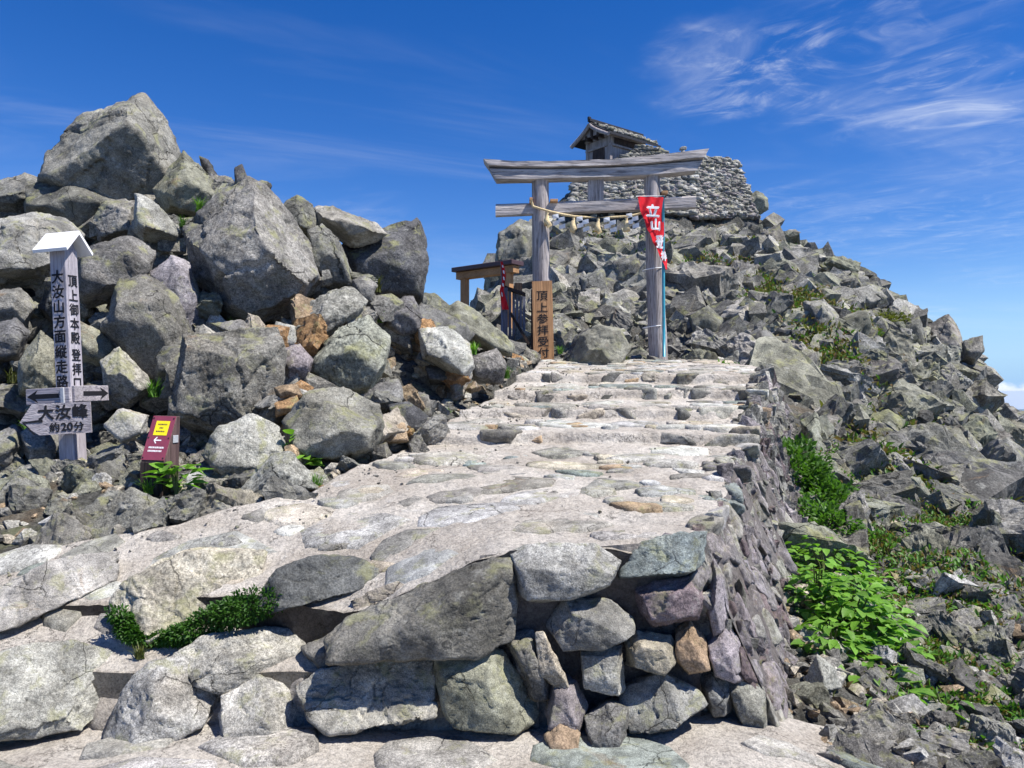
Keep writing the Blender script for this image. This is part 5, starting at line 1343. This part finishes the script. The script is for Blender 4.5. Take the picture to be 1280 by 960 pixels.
for nm, c, s in (('base', (0, 0, 0.0), (0.34, 0.26, 0.16)), ('shaft', (0.02, 0, 0.16), (0.18, 0.16, 0.24)), ('head', (0.0, 0, 0.32), (0.28, 0.2, 0.12))):
    v, f = random_rock(len(nm) * 31, (s[0] / 2, s[1] / 2, s[2] / 2 + 0.02), 3, 14, 0.7); tone(link(nm, np_mesh(nm, v + np.array(c), f, True), ROCKF, wm), 'white')

# ------------------------------------------------------------------ plants
def hit(px, py, d0, d1=None):
    """where the slope is met along a direction, between two distances"""
    ds = np.linspace(d0 * 0.75, (d1 or d0 * 1.35), 160); pts = np.stack([P(px, py, q) for q in ds]); h = T_H(pts[:, 0], pts[:, 1])
    k = np.nonzero(pts[:, 2] < h)[0]
    return pts[k[0]] if len(k) else P(px, py, d0)
def leaf_mesh(l, w, fold=0.25, droop=0.25, name='leaf'):
    ts = [0, 0.3, 0.65, 1.0]; ws = [0.12, 1.0, 0.75, 0.0]; V = []
    for t, k in zip(ts, ws):
        z = -droop * l * t * t
        V += [(-w / 2 * k, l * t, z + fold * w / 2 * k), (0, l * t, z), (w / 2 * k, l * t, z + fold * w / 2 * k)]
    F = []
    for i in range(3):
        b = i * 3; F += [(b, b + 1, b + 4, b + 3), (b + 1, b + 2, b + 5, b + 4)]
    me = bpy.data.meshes.new(name); me.from_pydata(V, [], F); me.polygons.foreach_set('use_smooth', np.full(len(F), True)); me.update(); return me
def leaf_cloud(name, spots, ll, ww, mat, parent, up=0.5, seed=0, outward=None):
    r = np.random.RandomState(seed); me0 = leaf_mesh(1, 1)
    V0 = np.array([v.co[:] for v in me0.vertices]); F0 = [tuple(p.vertices) for p in me0.polygons]
    V, F = [], []
    for i, (p, dirv) in enumerate(spots):
        d_ = np.array(dirv) + r.randn(3) * 0.45; d_[2] += up * r.rand(); d_ /= np.linalg.norm(d_) + 1e-9
        nrm = np.array([r.randn() * 0.5, r.randn() * 0.5, 1.0]); sx = np.cross(d_, nrm); sx /= np.linalg.norm(sx) + 1e-9; nz = np.cross(sx, d_)
        k = r.uniform(0.65, 1.25); M = np.stack([sx * ww * k, d_ * ll * k, nz * ll * k], 0)
        V.append(V0 @ M + np.array(p)); F += [tuple(j + 12 * i for j in t) for t in F0]
    bpy.data.meshes.remove(me0)
    me = bpy.data.meshes.new(name); me.from_pydata(np.concatenate(V).tolist(), [], F); me.polygons.foreach_set('use_smooth', np.full(len(F), True)); me.update()
    o = link(name, me, mat, parent); o['kind'] = 'stuff'; return o
def dome_spots(n, rx, ry, rz, seed, lump=0.25):
    r = np.random.RandomState(seed); u = r.randn(n, 3); u[:, 2] = np.abs(u[:, 2]) * 0.9 - 0.15; u /= np.linalg.norm(u, axis=1, keepdims=True)
    k = (0.55 + 0.45 * r.rand(n) ** 0.5) * (1 + lump * fbm(u * 2.3 + seed, 3, seed))
    return [(tuple(np.array([a * rx, b * ry, c * rz]) * q), (a, b, c)) for (a, b, c), q in zip(u, k)]
def stems(parent, n, h, spread, r, mat=STEM):
    for k in range(n):
        a = r.uniform(0, 6.28); rr = r.uniform(0.2, 1) * spread
        tube('stem', [(0, 0, -0.06), (rr * .5 * math.cos(a), rr * .5 * math.sin(a), h * 0.5), (rr * math.cos(a), rr * math.sin(a), h)], [0.009, 0.007, 0.004], mat, parent, 5)
def bush(label, cat, px, py, d, rx, ry, rz, n, ll, ww, mat, seed, group=None, name='leafy_bush', lump=0.3):
    p = hit(px, py, d) if px > 850 else P(px, py, d); o = empty(name, label, cat, tuple(p), (0, 0, 0), group)
    leaf_cloud('foliage', dome_spots(n, rx, ry, rz, seed, lump), ll, ww, mat, o, 0.5, seed); stems(o, 5, rz * 0.8, rx * 0.5, random.Random(seed)); return o
# the dark bush against the wall and the ones on the slope
bush('dense green bush spilling over beside the upper retaining wall', 'bush', 995, 610, 8.0, 0.33, 0.6, 0.5, 2600, 0.07, 0.035, LEAFM, 1)
bush('low dark bush in the shade below the dense green bush', 'bush', 1030, 668, 7.3, 0.28, 0.4, 0.28, 1400, 0.06, 0.03, LEAFM, 2)
bush('dense bush right of the upper retaining wall with reddish rocks behind', 'bush', 1028, 640, 7.9, 0.28, 0.4, 0.36, 1600, 0.06, 0.03, LEAFM, 22)
bush('bright tuft growing by the stones at the top of the path', 'plant', 905, 468, 11.9, 0.34, 0.3, 0.14, 420, 0.09, 0.035, LEAFB, 3, name='leafy_plant')
bush('round dark olive shrub on the right slope', 'shrub', 1138, 556, 10.3, 0.26, 0.3, 0.15, 1100, 0.05, 0.02, LEAFO, 4, name='shrub')
bush('dark creeping pine shrub below the ridge line', 'shrub', 1110, 405, 17.2, 0.45, 0.5, 0.28, 900, 0.08, 0.03, LEAFO, 5, name='shrub')
# large-leaved plants: every leaf its own part
BIGLEAF = []
for k in range(5):
    me = leaf_mesh(1.0, rnd.uniform(0.55, 0.72), rnd.uniform(0.15, 0.4), rnd.uniform(0.1, 0.4)); me.materials.append(LEAFB); BIGLEAF.append(me)
def leafy(label, px, py, d, rx, ry, rz, n, size, seed, group, mats=BIGLEAF):
    p = hit(px, py, d) if px > 850 else P(px, py, d); o = empty('leafy_plant', label, 'plant', tuple(p), (0, 0, 0), group); r = random.Random(seed)
    stems(o, 6, rz * 0.8, rx * 0.6, r)
    for (q, dv) in dome_spots(n, rx, ry, rz, seed, 0.3):
        l = link('leaf', r.choice(mats), None, o, q); s = size * r.uniform(0.6, 1.25); l.scale = (s, s, s)
        az = math.atan2(dv[1], dv[0]) - math.pi / 2 + r.uniform(-0.7, 0.7); l.rotation_euler = (r.uniform(-0.35, 0.55), r.uniform(-0.4, 0.4), az)
    return o
LG = 'large-leaved plants below the wall'
leafy('tallest large-leaved bright green plant against the retaining wall', 1022, 770, 4.9, 0.20, 0.3, 0.40, 280, 0.085, 31, LG)
leafy('spreading large-leaved plant in the middle of the green bank', 1060, 792, 4.85, 0.25, 0.3, 0.34, 290, 0.09, 32, LG)
leafy('large-leaved plant at the stony end of the green bank', 1092, 800, 4.8, 0.2, 0.25, 0.24, 190, 0.085, 33, LG)
leafy('large-leaved plant at the top of the green bank', 1032, 722, 5.6, 0.28, 0.3, 0.28, 260, 0.08, 34, LG)
leafy('leafy clump beside the grey rock edging the bank', 1075, 760, 5.3, 0.24, 0.25, 0.26, 220, 0.085, 41, LG)
leafy('leafy clump lowest against the foot of the retaining wall', 1040, 815, 4.5, 0.2, 0.2, 0.2, 160, 0.08, 42, LG)
leafy('sparse leaves growing between the stones below the green bank', 1098, 855, 4.25, 0.20, 0.12, 0.1, 34, 0.085, 35, LG)
leafy('bright leafy clump among the pale stones at the slope foot', 1130, 835, 4.6, 0.18, 0.16, 0.14, 90, 0.08, 43, LG)
leafy('few broad leaves beside the flat whitish stone', 1180, 890, 4.1, 0.14, 0.1, 0.09, 18, 0.10, 36, LG)
leafy('broad-leaved green plant at the foot of the maroon marker', 221, 612, 4.93, 0.10, 0.08, 0.19, 34, 0.13, 37, 'broad-leaved plants on the left', BIGLEAF)
leafy('broad-leaved plant between the rounded boulder and the pale boulder', 372, 578, 5.6, 0.09, 0.08, 0.2, 32, 0.11, 38, 'broad-leaved plants on the left', BIGLEAF)
# moss clump under the cream stone
mp_ = [(146, 765), (158, 788), (185, 800), (215, 798), (245, 785), (275, 772), (305, 760), (326, 752)]
mo = empty('moss_cushion', 'thick dark green moss cushion wrapped round the cream stone of the steps', 'moss', tuple(P(235, 790, 3.62)))
MO = P(235, 790, 3.62); spots = []
for _ in range(5200):
    t = rs.rand() * (len(mp_) - 1); i = int(t); f_ = t - i
    a = np.array(mp_[i]) * (1 - f_) + np.array(mp_[i + 1]) * f_
    rad = np.interp(t, [0, 1, 2, 3, 4.5, 7], [0.05, 0.045, 0.035, 0.05, 0.085, 0.10])
    u = rs.randn(3); u /= np.linalg.norm(u); u[1] = -abs(u[1]) if rs.rand() < .7 else u[1]
    q = P(a[0], a[1], 3.60 + 0.0 * t) - MO + u * rad * np.array([1.2, 0.9, 0.75]) * (0.7 + 0.3 * rs.rand()) + np.array([0, 0.02 * math.sin(t * 3), 0])
    spots.append((tuple(q), tuple(u)))
leaf_cloud('foliage', spots, 0.020, 0.011, LEAFD, mo, 0.5, 61)
# grass tufts and weeds
def tuft_mesh(n, h, seed, mat):
    r = random.Random(seed); V, F = [], []
    for k in range(n):
        a = r.uniform(0, 6.28); l = h * r.uniform(0.5, 1.1); lean = r.uniform(0.2, 0.9); w = h * 0.05
        c, s = math.cos(a), math.sin(a); b = len(V); x, y = r.uniform(-.2, .2) * h, r.uniform(-.2, .2) * h
        for t in (0, 0.55, 1.0):
            o_ = lean * l * t * t; z = l * t * (1 - 0.25 * lean * t); ww = w * (1 - t * 0.9)
            V += [(x + c * o_ - s * ww, y + s * o_ + c * ww, z), (x + c * o_ + s * ww, y + s * o_ - c * ww, z)]
        F += [(b, b + 1, b + 3, b + 2), (b + 2, b + 3, b + 5, b + 4)]
    me = bpy.data.meshes.new('grass_tuft'); me.from_pydata(V, [], F); me.update(); me.materials.append(mat); return me
TUFT = [tuft_mesh(46, 0.16, k, m) for k, m in enumerate((LEAFB, LEAFM, LEAFO, LEAFB))]
for i, (px, py, d, s, lab) in enumerate([
    (290, 412, 7.7, 1.0, 'grass tuft on top of the square-cut block'), (192, 492, 6.6, 1.2, 'weeds between the pale triangular boulder and square-cut block'), (15, 475, 7.0, 1.0, 'green weeds beside the cracked green-grey boulder'),
    (38, 540, 6.5, 1.0, 'weeds left of the signpost foot'), (250, 262, 9.2, 1.2, 'yellowish grass tuft below the lichen-covered wedge'), (228, 280, 9.0, 0.9, 'grass tuft at the foot of the upright pale slab'),
    (470, 362, 8.8, 1.3, 'green weeds under the black-fronted boulder'), (476, 400, 8.5, 0.9, 'weeds beside the dark cube-shaped rock'), (592, 440, 9.3, 1.1, 'green weeds under the slanting slab'), (632, 470, 9.2, 1.1, 'weeds between stones left of the path top'),
    (455, 575, 6.0, 1.0, 'grass under the rounded boulder at the path edge'), (140, 680, 4.6, 0.6, 'tiny tuft at the foot of the brown-faced rock'), (395, 605, 5.1, 0.7, 'small weeds by the pale low rock'), (700, 440, 12.6, 1.0, 'weeds at the foot of the cedar board'),
    (782, 452, 12.2, 1.0, 'weeds beside the boulder between the gateway posts'), (185, 612, 4.9, 0.7, 'short grass at the foot of the maroon marker'), (560, 520, 8.0, 0.8, 'weeds in the tan rubble'), (395, 330, 8.8, 1.1, 'dry grass beside the leaning slab'), (175, 815, 3.52, 0.5, 'tiny weeds between the front step stones')]):
    o = link('grass_tuft', TUFT[i % 4], None, None, P(px, py, d) - np.array([0, 0, 0.03])); o.scale = (s, s, s); o.rotation_euler = (0, 0, i); tag(o, lab, 'grass', 'weeds among the boulders')
# ground cover on the slope: patches of low leaves and grass
gc = []
for (px, py, d, rx, ry, n) in [(1000, 360, 16.5, 0.9, 1.2, 500), (1020, 415, 14, 0.5, 0.6, 350), (935, 305, 23, 0.8, 1.2, 350), (985, 345, 18, 1.0, 1.5, 500), (1240, 640, 8.3, 0.7, 1.4, 1300), (1265, 700, 7, 0.5, 0.9, 900), (1130, 715, 6.4, 0.25, 0.6, 500),
                              (1165, 760, 5.7, 0.4, 0.5, 700), (1220, 770, 5.6, 0.4, 0.4, 500), (1150, 840, 4.6, 0.3, 0.3, 500), (1255, 890, 4.1, 0.25, 0.3, 500), (1205, 930, 3.75, 0.2, 0.2, 300), (1110, 545, 10.4, 0.5, 0.6, 300), (870, 300, 22, 1.2, 1.2, 300), (1060, 735, 5.9, 0.2, 0.4, 400), (1090, 690, 6.8, 0.2, 0.5, 400), (745, 300, 23, 1.2, 1.5, 250), (1180, 560, 11, 0.6, 0.8, 250), (1090, 420, 16, 0.6, 0.9, 250), (1160, 640, 8.6, 0.3, 0.5, 200), (1260, 600, 10, 0.8, 1.5, 700), (955, 300, 24, 1.0, 1.4, 500), (930, 330, 21, 1.2, 1.6, 600), (1010, 385, 16, 0.8, 1.0, 500), (975, 370, 17.5, 0.9, 1.4, 500), (1180, 690, 7.3, 0.5, 0.7, 900), (1210, 730, 6.3, 0.4, 0.5, 700), (1140, 790, 5.2, 0.3, 0.4, 600), (1230, 840, 4.6, 0.3, 0.35, 600), (1180, 900, 4.0, 0.3, 0.25, 500), (1060, 600, 8.6, 0.3, 0.8, 400), (1120, 600, 9, 0.4, 0.6, 400), (850, 330, 20, 1.2, 1.4, 400), (1050, 470, 13, 0.5, 0.8, 350)]:
    c = P(px, py, d)
    n = int(n * 1.8); g = rs.randn(n, 2) * np.array([rx, ry]) * 0.55
    xs_, ys_ = c[0] + g[:, 0], c[1] + g[:, 1]; zs_ = H(xs_, ys_)
    lift = 0.01 if d < 6 else 0.08 if d < 12 else 0.24
    for a, b, z in zip(xs_, ys_, zs_): gc.append(((a, b, z + lift * rs.uniform(0.4, 1.2)), (rs.randn() * .5, rs.randn() * .5, 0.7), d))
near = [(p, v) for p, v, d in gc if d < 9 and rs.rand() < 0.8]; farr = [(p, v) for p, v, d in gc if d >= 9]
BROWN = leaf_material('dry_leaf', (0.16, 0.10, 0.05), (0.20, 0.15, 0.06))
o = leaf_cloud('ground_cover', near[0::4], 0.045, 0.02, BROWN, None, 0.6, 73); o['label'] = 'dry brown plants between the rocks of the near slope'
o = leaf_cloud('ground_cover', near[1::4], 0.05, 0.02, LEAFO, None, 0.6, 74); o['label'] = 'olive low plants between the rocks of the near slope'
o = leaf_cloud('ground_cover', near[2::4] + near[3::4], 0.055, 0.022, LEAFM, None, 0.6, 71); o['label'] = 'low green plants and grass between the rocks of the near slope'
o = leaf_cloud('ground_cover', farr[0::3], 0.10, 0.045, LEAFM, None, 0.5, 75); o['label'] = 'patches of fresh green alpine plants higher on the slope'
o = leaf_cloud('ground_cover', farr[1::3], 0.10, 0.045, BROWN, None, 0.5, 76); o['label'] = 'patches of reddish brown alpine plants higher on the slope'
o = leaf_cloud('ground_cover', farr[2::3], 0.12, 0.05, LEAFO, None, 0.5, 72); o['label'] = 'patches of low olive alpine plants higher on the slope'

# ------------------------------------------------------------------ far land
def far_range():
    t = NT('far_forest', 0.95, 0.1); c = t.coord('Object', False)
    m = t.done(t.mix(t.ramp(t.noise(c, 0.004, 6, 0.6), 0.35, 0.65), (0.03, 0.055, 0.04), (0.06, 0.085, 0.06)))
    n = 160; k = 14; V = []
    xs = np.linspace(-9000, 11500, n)
    for j in range(k):
        v = j / (k - 1)
        for i, x in enumerate(xs):
            y = 7600 + v * 3800
            V.append((x, y, 0))
    V = np.array(V, float); u = np.tile(np.linspace(0, 1, k)[:, None], (1, n)).ravel()
    prof = np.sin(np.pi * np.clip(u, 0, 1)) ** 1.1
    q = np.stack([V[:, 0] / 2300, V[:, 1] / 2300, np.zeros(len(V))], 1)
    V[:, 2] = -1500 + prof * (1340 + 170 * fbm(q, 5, 3))
    idx = np.arange(n * k).reshape(k, n)
    f = np.stack([idx[:-1, :-1].ravel(), idx[:-1, 1:].ravel(), idx[1:, 1:].ravel(), idx[1:, :-1].ravel()], 1)
    o = link('far_mountains', np_mesh('far_mountains', V, f, True), m); o['kind'] = 'structure'; o['label'] = 'distant blue mountain range beyond the ridge'
    me = np_mesh('valley', [(-11900, -9900, -1500), (11900, -9900, -1500), (11900, 13900, -1500), (-11900, 13900, -1500)], [(0, 1, 2, 3)])
    o = link('valley', me, m); o['kind'] = 'structure'; o['label'] = 'wooded valley floor far below the summit'
far_range()

def haze():
    bm = bmesh.new(); box_bm(bm, (0, 2000, -743.5), (24000, 24000, 1515))
    m = bpy.data.materials.new('haze'); m.use_nodes = True; n = m.node_tree.nodes; n.clear()
    out = n.new('ShaderNodeOutputMaterial'); v = n.new('ShaderNodeVolumePrincipled'); v.inputs['Density'].default_value = 6.5e-5
    v.inputs['Color'].default_value = (0.55, 0.74, 1.0, 1); v.inputs['Anisotropy'].default_value = 0.1
    m.node_tree.links.new(v.outputs[0], out.inputs['Volume'])
    o = link('haze', bm_mesh('haze', bm), m); o['kind'] = 'stuff'; o['label'] = 'thin blue mountain haze'
haze()
